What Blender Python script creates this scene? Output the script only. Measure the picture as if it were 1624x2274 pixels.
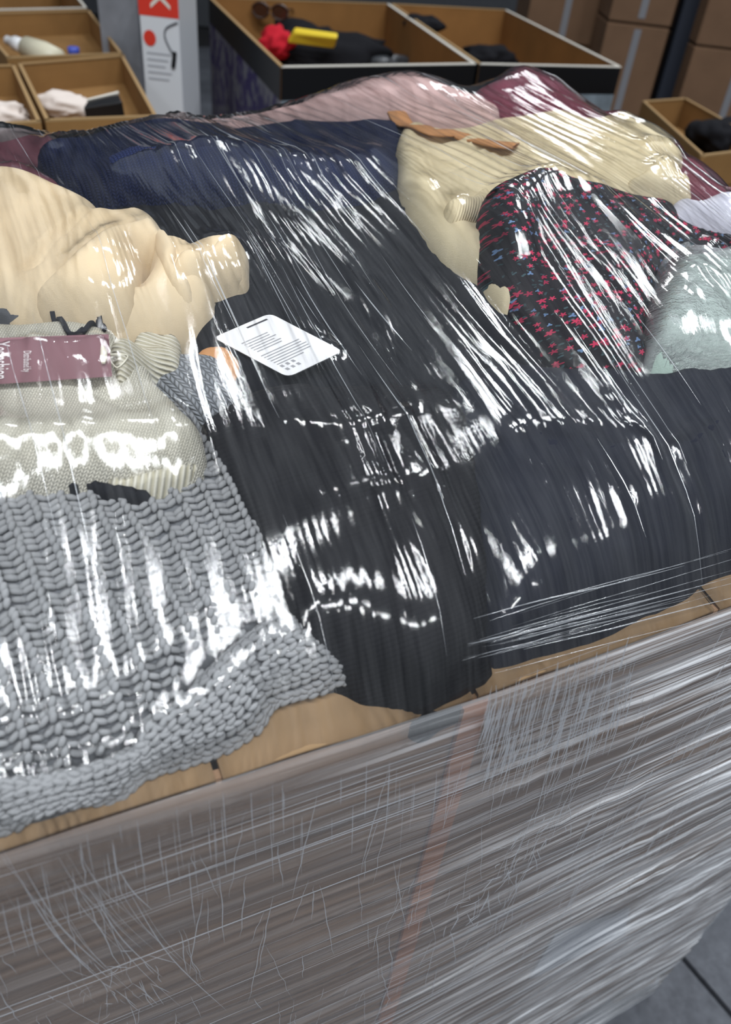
import bpy, bmesh, math, random
import numpy as np
from mathutils import Matrix, Vector

for o in list(bpy.data.objects):
    bpy.data.objects.remove(o)
scene = bpy.context.scene
rng = np.random.RandomState(7)
random.seed(7)

# ------------------------------------------------------------------ camera
FPX, CX, CY = 1750.0, 812.0, 1137.0            # focal length and centre in pixels of the 1624x2274 frame
NADIR = np.array([562 - CX, 3287 - CY])         # where the verticals converge
_d = np.hypot(*NADIR)
TH = math.atan2(FPX, _d)
dn = NADIR / _d
rt = np.array([dn[1], -dn[0]])
FW = np.array([0, math.cos(TH), -math.sin(TH)])
DW = np.array([0, -math.sin(TH), -math.cos(TH)])
RW = np.array([1.0, 0, 0])
EX = RW * rt[0] + DW * dn[0]
EY = RW * rt[1] + DW * dn[1]
CAM = np.array([0, 0, 1.40])
cd = bpy.data.cameras.new('camera')
cam = bpy.data.objects.new('camera', cd)
scene.collection.objects.link(cam)
m = Matrix.Identity(4)
for i in range(3):
    m[i][0], m[i][1], m[i][2], m[i][3] = EX[i], -EY[i], -FW[i], CAM[i]
cam.matrix_world = m
cd.sensor_fit = 'HORIZONTAL'
cd.sensor_width = 36.0
cd.lens = FPX / 1624.0 * 36.0
cd.clip_start = 0.02
cd.dof.use_dof = True
cd.dof.focus_distance = 0.62
cd.dof.aperture_fstop = cd.lens / 4.4
scene.camera = cam

# ------------------------------------------------------------------ light
world = bpy.data.worlds.new('world')
scene.world = world
world.use_nodes = True
bg = world.node_tree.nodes['Background']
bg.inputs[0].default_value = (0.78, 0.88, 1.0, 1)
bg.inputs[1].default_value = 0.22

def area(name, loc, target, sx, sy, power, col):
    l = bpy.data.lights.new(name, 'AREA')
    l.shape = 'RECTANGLE'; l.size = sx; l.size_y = sy; l.energy = power; l.color = col
    o = bpy.data.objects.new(name, l); scene.collection.objects.link(o)
    o.location = loc
    o.rotation_euler = (Vector(target) - Vector(loc)).to_track_quat('-Z', 'Y').to_euler()
    return o
COOL = (0.93, 0.97, 1.0)
# rows of linear LED fixtures under the roof, some added for fill and film streaks
for lx, ly, sx, sy, pw in ((-1.3, -1.3, 0.34, 0.7, 95), (0.05, -1.3, 0.34, 1.1, 85), (1.0, -1.3, 0.34, 1.1, 85), (1.95, -1.3, 0.34, 1.1, 85), (2.9, -1.3, 0.34, 1.1, 85),  # row filled out with added fixtures for denser film streaks
                           (0.6, 3.9, 1.3, 0.4, 110), (2.8, 3.9, 1.3, 0.4, 100), (0.4, 8.6, 1.3, 0.4, 70),
                           (0.4, -5.0, 1.3, 0.4, 130), (-2.6, -5.0, 1.3, 0.4, 130), (3.4, -5.0, 1.3, 0.4, 130)):  # unseen row behind the camera, added to light the carton front
    area('ceiling_and_fill_light', (lx, ly, 6.0), (lx, ly, 0), sx, sy, pw, COOL)
scene.view_settings.view_transform = 'Standard'
scene.view_settings.look = 'None'
scene.view_settings.gamma = 1.0
scene.view_settings.use_curve_mapping = False
scene.view_settings.exposure = -0.12
scene.cycles.transparent_max_bounces = 32

# ------------------------------------------------------------------ pixel rays
def rays(px):
    px = np.atleast_2d(np.asarray(px, float))
    v = FW[None] * FPX + EX[None] * (px[:, :1] - CX) + EY[None] * (px[:, 1:] - CY)
    return v / np.linalg.norm(v, axis=1)[:, None]

def at_z(x, y, z):
    v = rays([(x, y)])[0]
    return CAM + v * (z - CAM[2]) / v[2]

def at_y(x, y, Y):
    v = rays([(x, y)])[0]
    return CAM + v * (Y - CAM[1]) / v[1]

# box frame: u runs along the front panel, v into the box
P0 = np.array([0.086, 0.323])
UD = np.array([math.cos(math.radians(29)), math.sin(math.radians(29))])
VD = np.array([-UD[1], UD[0]])
U0, U1, V1 = -0.54, 0.68, 1.12
RIM = 1.0
FZ = -0.24          # floor level (heights are counted from just above it)
def to_uv(xy):
    d = np.asarray(xy)[..., :2] - P0
    return np.stack([d @ UD, d @ VD], -1)
def to_xy(u, v):
    return P0 + np.multiply.outer(u, UD) + np.multiply.outer(v, VD)

# ------------------------------------------------------------------ smooth noise
class Noise2:
    def __init__(s, seed, n=64):
        s.n = n; s.g = np.random.RandomState(seed).uniform(-1, 1, (n, n))
    def __call__(s, x, y):
        x0 = np.floor(x).astype(int); y0 = np.floor(y).astype(int)
        fx = x - x0; fy = y - y0
        fx = fx * fx * (3 - 2 * fx); fy = fy * fy * (3 - 2 * fy)
        n = s.n
        a = s.g[x0 % n, y0 % n]; b = s.g[(x0 + 1) % n, y0 % n]
        c = s.g[x0 % n, (y0 + 1) % n]; d = s.g[(x0 + 1) % n, (y0 + 1) % n]
        return (a * (1 - fx) + b * fx) * (1 - fy) + (c * (1 - fx) + d * fx) * fy
N = [Noise2(k, 128) for k in range(12)]
def sstep(a, b, x):
    t = np.clip((x - a) / (b - a), 0, 1)
    return t * t * (3 - 2 * t)

# ------------------------------------------------------------------ height map of the growing clothes pile
HR = 0.004
HU = np.arange(U0 - 0.10, U1 + 0.12, HR)
HV = np.arange(-0.08, V1 + 0.10, HR)
GU, GV = np.meshgrid(HU, HV, indexing='ij')
def mound(u, v):
    A = 0.125 + 0.055 * sstep(0.05, 0.45, u)
    z = A * (1 - np.exp(-np.maximum(v, 0) / 0.17))
    z = z * (1 - sstep(0.74, V1, v)) * (1 - sstep(0.50, U1, u)) * sstep(U0, U0 + 0.12, u)
    z = z + 0.012 * N[0](u * 7 + 5, v * 7 + 3) * sstep(0.05, 0.2, v)
    return RIM - 0.004 + z + np.minimum(v, 0) * 1.6
HM = mound(GU, GV)

def blur(a, s):
    if s <= 0: return a
    r = int(3 * s) + 1
    k = np.exp(-0.5 * (np.arange(-r, r + 1) / s) ** 2); k /= k.sum()
    p = np.pad(a, r, mode='edge')
    p = np.apply_along_axis(lambda q: np.convolve(q, k, 'valid'), 0, p)
    return np.apply_along_axis(lambda q: np.convolve(q, k, 'valid'), 1, p)

def sample(H, u, v):
    i = np.clip((u - HU[0]) / HR, 0, len(HU) - 1.001); j = np.clip((v - HV[0]) / HR, 0, len(HV) - 1.001)
    i0 = i.astype(int); j0 = j.astype(int); fi = i - i0; fj = j - j0
    return (H[i0, j0] * (1 - fi) + H[i0 + 1, j0] * fi) * (1 - fj) + (H[i0, j0 + 1] * (1 - fi) + H[i0 + 1, j0 + 1] * fi) * fj

def hit(px, H, off=0.0, over=False):
    """where pixel rays meet the pile surface, as (u, v)"""
    R = rays(px)
    t = np.linspace(0.25, 2.6, 1200)
    P = CAM[None, None] + R[:, None] * t[None, :, None]
    uv = to_uv(P)
    ok = (uv[..., 0] > U0 - 0.09) & (uv[..., 0] < U1 + 0.1) & (uv[..., 1] > -0.07) & (uv[..., 1] < V1 + 0.08)
    gap = P[..., 2] - (sample(H, uv[..., 0], uv[..., 1]) + off)
    gap = np.where(ok, gap, 9)
    out = np.zeros((len(R), 2))
    for k in range(len(R)):
        h = np.where(gap[k] < 0)[0]
        j = h[0] if len(h) else int(np.argmin(gap[k]))
        out[k] = uv[k, j]
        if over and not len(h): out[k, 1] = min(out[k, 1] + 0.06, V1 - 0.02)
    return out

# ------------------------------------------------------------------ object helpers
COL = scene.collection
def link(o, parent=None):
    COL.objects.link(o)
    if parent is not None: o.parent = parent
    return o
def mesh_obj(name, verts, faces, mat, parent=None, smooth=False, uv=None):
    me = bpy.data.meshes.new(name)
    verts = np.asarray(verts, np.float32)
    me.from_pydata(verts.tolist() if not isinstance(verts, list) else verts, [], [list(map(int, f)) for f in faces])
    if uv is not None:
        lay = me.uv_layers.new(name='UVMap')
        vi = np.empty(len(me.loops), np.int32); me.loops.foreach_get('vertex_index', vi)
        lay.data.foreach_set('uv', np.asarray(uv, np.float32)[vi].ravel())
    if smooth:
        me.polygons.foreach_set('use_smooth', np.ones(len(me.polygons), bool))
    me.materials.append(mat)
    me.update()
    return link(bpy.data.objects.new(name, me), parent)
def fast_mesh(name, verts, quads, mat, parent=None, smooth=True, uv=None):
    """large meshes of quads (or triangles) straight from arrays"""
    me = bpy.data.meshes.new(name)
    verts = np.asarray(verts, np.float32); quads = np.asarray(quads, np.int32)
    n = quads.shape[1]
    me.vertices.add(len(verts)); me.vertices.foreach_set('co', verts.ravel())
    me.loops.add(quads.size); me.loops.foreach_set('vertex_index', quads.ravel())
    me.polygons.add(len(quads))
    me.polygons.foreach_set('loop_start', np.arange(0, quads.size, n, dtype=np.int32))
    me.polygons.foreach_set('use_smooth', np.full(len(quads), smooth, bool))
    if uv is not None:
        lay = me.uv_layers.new(name='UVMap')
        lay.data.foreach_set('uv', np.asarray(uv, np.float32)[quads.ravel()].ravel())
    me.materials.append(mat)
    me.update(calc_edges=True); me.validate()
    return link(bpy.data.objects.new(name, me), parent)
def tag(o, label=None, cat=None, group=None, kind=None):
    if label: o['label'] = label
    if cat: o['category'] = cat
    if group: o['group'] = group
    if kind: o['kind'] = kind
    return o
def empty(name, loc, label, cat, group=None):
    o = bpy.data.objects.new(name, None); link(o); o.location = loc; o.empty_display_size = 0.05
    return tag(o, label, cat, group)
def local(o, verts):
    """world verts into the frame of a thing that only has a location"""
    return np.asarray(verts, float) - np.array(o.location)[None]

# ------------------------------------------------------------------ materials
class NT:
    def __init__(s, name):
        s.m = bpy.data.materials.new(name); s.m.use_nodes = True
        s.t = s.m.node_tree; s.t.nodes.clear()
        s.out = s.t.nodes.new('ShaderNodeOutputMaterial')
    def n(s, typ, **kw):
        nd = s.t.nodes.new('ShaderNode' + typ)
        for k, v in kw.items():
            if hasattr(nd, k) and not isinstance(nd.bl_rna.properties.get(k), type(None)): setattr(nd, k, v)
        return nd
    def l(s, a, b): s.t.links.new(a, b)
    def set(s, sock, v):
        if hasattr(v, 'is_linked') or isinstance(v, bpy.types.NodeSocket): s.l(v, sock)
        else: sock.default_value = v
    def math(s, op, a, b=0.0, c=0.0, clamp=False):
        nd = s.t.nodes.new('ShaderNodeMath'); nd.operation = op; nd.use_clamp = clamp
        for i, v in enumerate((a, b, c)): s.set(nd.inputs[i], v)
        return nd.outputs[0]
    def mix(s, fac, a, b):
        nd = s.t.nodes.new('ShaderNodeMix'); nd.data_type = 'RGBA'
        s.set(nd.inputs[0], fac); s.set(nd.inputs[6], a); s.set(nd.inputs[7], b)
        return nd.outputs[2]
    def uv(s):
        return s.t.nodes.new('ShaderNodeTexCoord').outputs['UV']
    def obj(s):
        return s.t.nodes.new('ShaderNodeTexCoord').outputs['Object']
    def sep(s, v):
        nd = s.t.nodes.new('ShaderNodeSeparateXYZ'); s.l(v, nd.inputs[0]); return nd.outputs
    def scale(s, v, sc, rot=0.0):
        nd = s.t.nodes.new('ShaderNodeMapping'); s.l(v, nd.inputs[0])
        nd.inputs['Scale'].default_value = sc if hasattr(sc, '__len__') else (sc, sc, sc)
        nd.inputs['Rotation'].default_value = (0, 0, rot)
        return nd.outputs[0]
    def noise(s, v, sc=1.0, detail=3.0, rough=0.55):
        nd = s.t.nodes.new('ShaderNodeTexNoise'); s.l(v, nd.inputs['Vector'])
        nd.inputs['Scale'].default_value = sc; nd.inputs['Detail'].default_value = detail; nd.inputs['Roughness'].default_value = rough
        return nd.outputs[0]
    def ramp(s, fac, pts):
        nd = s.t.nodes.new('ShaderNodeValToRGB'); s.l(fac, nd.inputs[0])
        el = nd.color_ramp.elements
        while len(el) < len(pts): el.new(0.5)
        for e, (p, c) in zip(el, pts):
            e.position = p; e.color = tuple(c) + (1,) if len(c) == 3 else c
        return nd.outputs[0]
    def bump(s, h, strength=1.0, dist=0.001):
        nd = s.t.nodes.new('ShaderNodeBump'); s.l(h, nd.inputs['Height'])
        nd.inputs['Strength'].default_value = strength; nd.inputs['Distance'].default_value = dist
        return nd.outputs[0]
    def principled(s, col, rough, normal=None, sheen=0.0, spec=0.3, metallic=0.0, trans=0.0):
        nd = s.t.nodes.new('ShaderNodeBsdfPrincipled')
        s.set(nd.inputs['Base Color'], col if isinstance(col, bpy.types.NodeSocket) else tuple(col)[:3] + (1,))
        s.set(nd.inputs['Roughness'], rough)
        nd.inputs['Specular IOR Level'].default_value = spec
        nd.inputs['Metallic'].default_value = metallic
        nd.inputs['Sheen Weight'].default_value = sheen
        nd.inputs['Sheen Roughness'].default_value = 0.5
        if normal is not None: s.l(normal, nd.inputs['Normal'])
        s.l(nd.outputs[0], s.out.inputs[0])
        return nd

def c4(c): return tuple(c) + (1,)
def srgb(r, g, b):
    return tuple(((x / 255) / 12.92 if x / 255 < 0.04045 else ((x / 255 + 0.055) / 1.055) ** 2.4) for x in (r, g, b))

def fabric(name, col, kind='fleece', p=0.004, q=None, rot=0.0, depth=0.0006, var=0.10, sheen=0.0, col2=None, dk=0.45):
    t = NT(name)
    uv = t.scale(t.uv(), 1.0, rot)
    mott = t.noise(uv, 30, 4)
    fine = t.noise(uv, 900, 3, 0.7)
    lo = tuple(c * (1 - var) for c in col); hi = tuple(min(1, c * (1 + var)) for c in col)
    colour = t.ramp(mott, [(0.3, lo), (0.7, hi)])
    if kind == 'fleece':
        h = t.math('MULTIPLY', fine, 0.6)
    elif kind == 'rib':
        x = t.sep(uv)
        w = t.math('SINE', t.math('MULTIPLY', x[0], 2 * math.pi / p))
        h = t.math('ADD', t.math('MULTIPLY', w, 0.5), t.math('MULTIPLY', fine, 0.3))
        if col2: colour = t.mix(t.math('MULTIPLY_ADD', w, 0.5, 0.5), c4(col2), colour)
    elif kind == 'knit':
        q = q or p * 0.75
        x = t.sep(uv)
        xx = t.math('DIVIDE', x[0], p)
        tri = t.math('ABSOLUTE', t.math('SUBTRACT', t.math('FRACT', xx), 0.5))
        col_h = t.math('SINE', t.math('MULTIPLY', t.math('FRACT', t.math('MULTIPLY', xx, 2.0)), math.pi))
        ph = t.math('ADD', t.math('DIVIDE', x[1], q), t.math('MULTIPLY', tri, 1.6))
        row = t.math('SINE', t.math('MULTIPLY', t.math('FRACT', ph), math.pi))
        st = t.math('MULTIPLY', t.math('POWER', row, 0.6), t.math('POWER', col_h, 0.6))
        h = t.math('ADD', st, t.math('MULTIPLY', fine, 0.25))
        dark = tuple(c * dk for c in col)
        colour = t.mix(st, c4(dark), colour)
    n = t.bump(h, 1.0, depth)
    t.principled(colour, 0.92, n, sheen=sheen, spec=0.15)
    return t.m

def plain(name, col, rough=0.6, spec=0.3, var=0.0, metallic=0.0, scale=20, bumpd=0.0):
    t = NT(name)
    if var or bumpd:
        nz = t.noise(t.obj(), scale, 4)
        c = t.ramp(nz, [(0.3, tuple(x * (1 - var) for x in col)), (0.7, tuple(min(1, x * (1 + var)) for x in col))])
        t.principled(c, rough, t.bump(nz, 1.0, bumpd) if bumpd else None, spec=spec, metallic=metallic)
    else:
        t.principled(col, rough, spec=spec, metallic=metallic)
    return t.m

def cardboard(name, col):
    t = NT(name)
    o = t.obj()
    fl = t.noise(t.scale(o, (6, 6, 220)), 1, 3)
    mo = t.noise(o, 7, 5)
    a = t.ramp(mo, [(0.3, tuple(c * 0.86 for c in col)), (0.72, tuple(min(1, c * 1.1) for c in col))])
    c = t.mix(t.math('MULTIPLY', fl, 0.22), a, c4(tuple(x * 0.6 for x in col)))
    t.principled(c, 0.85, t.bump(fl, 0.5, 0.0006), spec=0.2)
    return t.m

KRAFT = srgb(156, 124, 96)
m_card = cardboard('corrugated_cardboard', KRAFT)
m_card_in = cardboard('carton_kraft_inside', srgb(142, 117, 88))
m_card_orange = cardboard('cardboard_edge_strip', srgb(196, 132, 88))

def film_material(name, haze, gloss_rough, su, sv, streak, bumpd, tint=(0.95, 0.97, 1.0), fmul=1.0, sheen_ramp=None, cut=(0.42, 0.66)):
    """clear stretch film: see-through, mirror-like by Fresnel, with milky stretch streaks along v"""
    t = NT(name)
    uv = t.uv()
    s1 = t.noise(t.scale(uv, (su, sv, 1)), 1, 5, 0.65)
    s2 = t.noise(t.scale(uv, (su * 0.22, sv * 1.3, 1)), 1, 4, 0.6)
    h = t.math('ADD', s1, t.math('MULTIPLY', s2, 1.5))
    nb = t.bump(h, 1.0, bumpd)
    fr = t.t.nodes.new('ShaderNodeFresnel'); fr.inputs['IOR'].default_value = 1.5; t.l(nb, fr.inputs['Normal'])
    gl = t.t.nodes.new('ShaderNodeBsdfGlossy'); gl.inputs['Roughness'].default_value = gloss_rough
    gl.inputs['Color'].default_value = (1, 1, 1, 1); t.l(nb, gl.inputs['Normal'])
    tr = t.t.nodes.new('ShaderNodeBsdfTransparent'); tr.inputs['Color'].default_value = (1, 1, 1, 1)
    df = t.t.nodes.new('ShaderNodeBsdfDiffuse'); df.inputs['Color'].default_value = c4(tint)
    mask = t.ramp(t.math('MULTIPLY', t.math('ADD', s1, s2), 0.5), [(cut[0], (0, 0, 0)), (cut[1], (1, 1, 1))])
    hz = t.math('ADD', t.math('MULTIPLY', mask, streak), haze, clamp=True)
    if sheen_ramp:      # whiter streaks towards one end: bright side light painted in as denser film
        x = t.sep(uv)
        lo_, hi_, s0_, s1_ = sheen_ramp
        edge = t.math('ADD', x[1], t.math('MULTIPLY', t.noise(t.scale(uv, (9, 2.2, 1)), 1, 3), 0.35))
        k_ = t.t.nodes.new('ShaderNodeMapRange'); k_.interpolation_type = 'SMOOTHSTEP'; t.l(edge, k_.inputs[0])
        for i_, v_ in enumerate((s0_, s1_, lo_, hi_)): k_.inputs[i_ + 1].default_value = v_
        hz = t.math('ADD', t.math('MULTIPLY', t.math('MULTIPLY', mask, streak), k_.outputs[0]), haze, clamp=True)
    m1 = t.t.nodes.new('ShaderNodeMixShader'); t.l(hz, m1.inputs[0]); t.l(tr.outputs[0], m1.inputs[1]); t.l(df.outputs[0], m1.inputs[2])
    m2 = t.t.nodes.new('ShaderNodeMixShader')
    t.l(t.math('MULTIPLY', fr.outputs[0], fmul, clamp=True), m2.inputs[0]); t.l(m1.outputs[0], m2.inputs[1]); t.l(gl.outputs[0], m2.inputs[2])
    t.l(m2.outputs[0], t.out.inputs[0])
    return t.m
def strand_material(name, opaque, white, rough):
    t = NT(name)
    tr = t.t.nodes.new('ShaderNodeBsdfTransparent')
    df = t.t.nodes.new('ShaderNodeBsdfDiffuse'); df.inputs['Color'].default_value = c4(white)
    gl = t.t.nodes.new('ShaderNodeBsdfGlossy'); gl.inputs['Roughness'].default_value = rough
    m1 = t.t.nodes.new('ShaderNodeMixShader'); m1.inputs[0].default_value = 0.6
    t.l(df.outputs[0], m1.inputs[1]); t.l(gl.outputs[0], m1.inputs[2])
    m2 = t.t.nodes.new('ShaderNodeMixShader'); m2.inputs[0].default_value = opaque
    t.l(tr.outputs[0], m2.inputs[1]); t.l(m1.outputs[0], m2.inputs[2])
    t.l(m2.outputs[0], t.out.inputs[0])
    return t.m

# ------------------------------------------------------------------ basic shapes
BOXF = [(0, 1, 2, 3), (7, 6, 5, 4), (0, 4, 5, 1), (1, 5, 6, 2), (2, 6, 7, 3), (3, 7, 4, 0)]
def prism(bottom, top):
    """closed prism between two same-length loops"""
    n = len(bottom)
    v = [tuple(p) for p in bottom] + [tuple(p) for p in top]
    f = [tuple(range(n - 1, -1, -1)), tuple(range(n, 2 * n))]
    f += [(i, (i + 1) % n, n + (i + 1) % n, n + i) for i in range(n)]
    return v, f
def wall(p0, p1, z0, z1, th):
    """upright panel from plan point p0 to p1, thickness th to the left of the run"""
    p0 = np.array(p0[:2], float); p1 = np.array(p1[:2], float)
    d = (p1 - p0) / np.linalg.norm(p1 - p0); n = np.array([-d[1], d[0]]) * th
    q = [p0, p1, p1 + n, p0 + n]
    return prism([(*a, z0) for a in q], [(*a, z1) for a in q])
def bevel(o, w, seg=2):
    md = o.modifiers.new('bevel', 'BEVEL'); md.width = w; md.segments = seg; md.limit_method = 'ANGLE'
    return o
def tube(path, r, sides=6, closed=False):
    path = np.asarray(path, float); n = len(path)
    r = np.broadcast_to(r, (n,))
    T = np.gradient(path, axis=0); T /= np.linalg.norm(T, axis=1)[:, None] + 1e-12
    ref = np.array([0, 0, 1.0]) if abs(T[:, 2]).mean() < 0.9 else np.array([1.0, 0, 0])
    A = np.cross(T, ref); A /= np.linalg.norm(A, axis=1)[:, None] + 1e-12
    B = np.cross(T, A)
    a = np.arange(sides) / sides * 2 * np.pi
    V = path[:, None] + r[:, None, None] * (np.cos(a)[None, :, None] * A[:, None] + np.sin(a)[None, :, None] * B[:, None])
    V = V.reshape(-1, 3)
    F = [(i * sides + j, i * sides + (j + 1) % sides, (i + 1) * sides + (j + 1) % sides, (i + 1) * sides + j) for i in range(n - 1) for j in range(sides)]
    F += [tuple(range(sides - 1, -1, -1)), tuple(range((n - 1) * sides, n * sides))]
    return V, F

def catmull(P, k=6, closed=True):
    P = np.asarray(P, float); n = len(P); out = []
    for i in range(n if closed else n - 1):
        if closed: a, b, c, d = P[i - 1], P[i], P[(i + 1) % n], P[(i + 2) % n]
        else: a, b, c, d = P[max(i - 1, 0)], P[i], P[i + 1], P[min(i + 2, n - 1)]
        for s in range(k):
            t = s / k
            out.append(0.5 * ((2 * b) + (c - a) * t + (2 * a - 5 * b + 4 * c - d) * t * t + (3 * b - a - 3 * c + d) * t ** 3))
    if not closed: out.append(P[-1])
    return np.array(out)

def poly_dist(Q, poly, closed=True):
    """distance of points Q to a polyline and the nearest point on it"""
    A = poly; B = np.roll(poly, -1, 0)
    if not closed: A = A[:-1]; B = B[:-1]
    best = np.full(len(Q), 9e9); near = np.zeros((len(Q), 2))
    for a, b in zip(A, B):
        ab = b - a; L = ab @ ab + 1e-18
        t = np.clip(((Q - a) @ ab) / L, 0, 1)
        p = a + t[:, None] * ab
        d = ((Q - p) ** 2).sum(1)
        k = d < best; best[k] = d[k]; near[k] = p[k]
    return np.sqrt(best), near
def inside(Q, poly):
    x, y = Q[:, 0], Q[:, 1]; c = np.zeros(len(Q), bool)
    A = poly; B = np.roll(poly, -1, 0)
    for (x0, y0), (x1, y1) in zip(A, B):
        k = ((y0 > y) != (y1 > y))
        if y1 != y0: c ^= k & (x < (x1 - x0) * (y - y0) / (y1 - y0) + x0)
    return c

# ------------------------------------------------------------------ a piece of clothing: a padded, folded patch that rests on the pile
class Patch: pass
def garment(name, outline, T, mat, label=None, cat=None, parent=None, r=None, folds=(), creases=(0.0, 20.0, 20.0, 0), sp=0.004,
            soft=4.0, smooth=6, off=None, seed=0, group=None, uvrot=0.0, wave=0.0, sink=0.012, update=True, over=False):
    global HM
    base = blur(HM, soft)
    off = T * 0.5 if off is None else off
    poly = hit(outline, base, off, over)
    if smooth > 1: poly = catmull(poly, smooth)
    if wave:   # a ruffled edge
        ph = np.cumsum(np.linalg.norm(np.roll(poly, -1, 0) - poly, axis=1))
        cen = poly.mean(0); dirs = poly - cen; dirs /= np.linalg.norm(dirs, axis=1)[:, None]
        poly = poly + dirs * (wave * N[3](ph * 90 + seed, ph * 0 + 2.5))[:, None]
    r = r or T * 1.4
    F = []
    for pl, w, a in folds:
        q = hit(pl, base, off)
        F.append((catmull(q, 5, False) if len(q) > 2 else q, w, a))
    amp, fu, fv, rot = creases
    ca, sa = math.cos(rot), math.sin(rot)
    def zf(Q, d=None):
        u, v = Q[:, 0], Q[:, 1]
        if d is None:
            d, _ = poly_dist(Q, poly); d = np.where(inside(Q, poly), d, 0)
        t = np.clip(d / r, 0, 1)
        z = sample(base, u, v) + T * np.sqrt(np.maximum(0, 1 - (1 - t) ** 2))
        e = np.clip(d / (r * 1.5), 0, 1)
        if amp:
            a = (u * ca + v * sa); b = (-u * sa + v * ca)
            a = a + 0.35 / fu * N[2](u * 9 + seed, v * 9 + seed * 2.1) * 2
            r1 = 1 - 2 * np.abs(N[1](a * fu + seed * 3.7, b * fv + seed * 1.3))
            r2 = 1 - 2 * np.abs(N[2](a * fu * 2.1 + seed, b * fv * 1.9 + r1 * 0.4 + seed))
            r3 = N[3](a * fu * 4.3 + seed, b * fv * 3.7 + seed)
            z = z + amp * e * (r1 * np.abs(r1) + 0.45 * r2 * np.abs(r2) + 0.22 * r3)
        for q, w, a in F:
            dd, _ = poly_dist(Q, q, False)
            z = z + a * e * np.exp(-(dd / w) ** 2)
        return z
    lo = poly.min(0) - sp; hi = poly.max(0) + sp
    uu = np.arange(lo[0], hi[0] + sp, sp); vv = np.arange(lo[1], hi[1] + sp, sp)
    A, B = np.meshgrid(uu, vv, indexing='ij')
    Q = np.stack([A.ravel(), B.ravel()], 1)
    ins = inside(Q, poly); d, near = poly_dist(Q, poly)
    nu, nv = len(uu), len(vv)
    ins2 = ins.reshape(nu, nv)
    cell = ins2[:-1, :-1].astype(int) + ins2[1:, :-1] + ins2[:-1, 1:] + ins2[1:, 1:]
    ci, cj = np.where(cell >= 1)
    idx = np.arange(nu * nv).reshape(nu, nv)
    quads = np.stack([idx[ci, cj], idx[ci + 1, cj], idx[ci + 1, cj + 1], idx[ci, cj + 1]], 1)
    Q = np.where(ins[:, None], Q, near)
    d = np.where(ins, d, 0)
    used = np.unique(quads)
    remap = np.full(nu * nv, -1); remap[used] = np.arange(len(used))
    quads = remap[quads]; Q = Q[used]; d = d[used]
    z = zf(Q, d)
    # boundary skirt
    from collections import Counter
    ec = {}
    for qd in quads:
        for k in range(4):
            a, b = int(qd[k]), int(qd[(k + 1) % 4])
            if (b, a) in ec: ec.pop((b, a))
            else: ec[(a, b)] = 1
    xy = to_xy(Q[:, 0], Q[:, 1])
    if xy.ndim == 3: xy = xy[:, 0]
    V = np.concatenate([xy, z[:, None]], 1)
    bidx = sorted({a for e in ec for a in e})
    low = {a: len(V) + i for i, a in enumerate(bidx)}
    LV = V[bidx].copy(); LV[:, 2] -= sink
    V = np.concatenate([V, LV]); UVq = np.concatenate([Q, Q[bidx]]); UVq[:, 1] += V[:, 2] - 1.0
    sk = np.array([(b, a, low[a], low[b]) for a, b in ec])
    quads = np.concatenate([quads, sk]) if len(sk) else quads
    ca, sa = math.cos(uvrot), math.sin(uvrot)
    UVr = np.stack([UVq[:, 0] * ca + UVq[:, 1] * sa, -UVq[:, 0] * sa + UVq[:, 1] * ca], 1)
    o = fast_mesh(name, V, quads, mat, parent, True, UVr)
    if parent is None: tag(o, label, cat, group)
    elif label: tag(o, label)
    if update:
        G = np.stack([GU.ravel(), GV.ravel()], 1)
        k = np.where((G[:, 0] > lo[0]) & (G[:, 0] < hi[0]) & (G[:, 1] > lo[1]) & (G[:, 1] < hi[1]))[0]
        k = k[inside(G[k], poly)]
        h = HM.ravel().copy(); h[k] = np.maximum(h[k], zf(G[k])); HM = h.reshape(HM.shape)
    p = Patch(); p.o = o; p.poly = poly; p.zf = zf; p.base = base; p.off = off
    return p

# ================================================================== SETTING
def floor_mat():
    t = NT('warehouse_concrete')
    o = t.obj()
    a = t.noise(o, 2.5, 6); b = t.noise(o, 60, 4)
    c = t.ramp(t.math('MULTIPLY_ADD', b, 0.3, t.math('MULTIPLY', a, 0.7)), [(0.35, srgb(62, 64, 70)), (0.7, srgb(98, 101, 108))])
    t.principled(c, 0.55, t.bump(b, 0.4, 0.001))
    return t.m
m_floor = floor_mat()
# concrete slabs with a dark saw-cut joint between them
ja, jb = at_z(1512, 2120, FZ)[:2], at_z(1624, 2250, FZ)[:2]
jd = (jb - ja) / np.linalg.norm(jb - ja); jn = np.array([-jd[1], jd[0]])
floor = mesh_obj('floor', [(-8, -6, FZ - 0.05), (10, -6, FZ - 0.05), (10, 14, FZ - 0.05), (-8, 14, FZ - 0.05), (-8, -6, FZ - 0.02), (10, -6, FZ - 0.02), (10, 14, FZ - 0.02), (-8, 14, FZ - 0.02)],
                 [(3, 2, 1, 0), (4, 5, 6, 7), (0, 1, 5, 4), (1, 2, 6, 5), (2, 3, 7, 6), (3, 0, 4, 7)], plain('joint_dirt', (0.012, 0.012, 0.014), 0.9))
tag(floor, kind='structure')
for sgn in (-1, 1):
    e0 = ja + jn * sgn * 0.005
    q = [e0 - jd * 9, e0 + jd * 9, e0 + jd * 9 + jn * sgn * 9, e0 - jd * 9 + jn * sgn * 9]
    if sgn < 0: q = q[::-1]
    v, f = prism([(*p, FZ - 0.02) for p in q], [(*p, FZ) for p in q])
    o = mesh_obj('floor_slab', v, f, m_floor, floor); bevel(o, 0.003)

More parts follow.
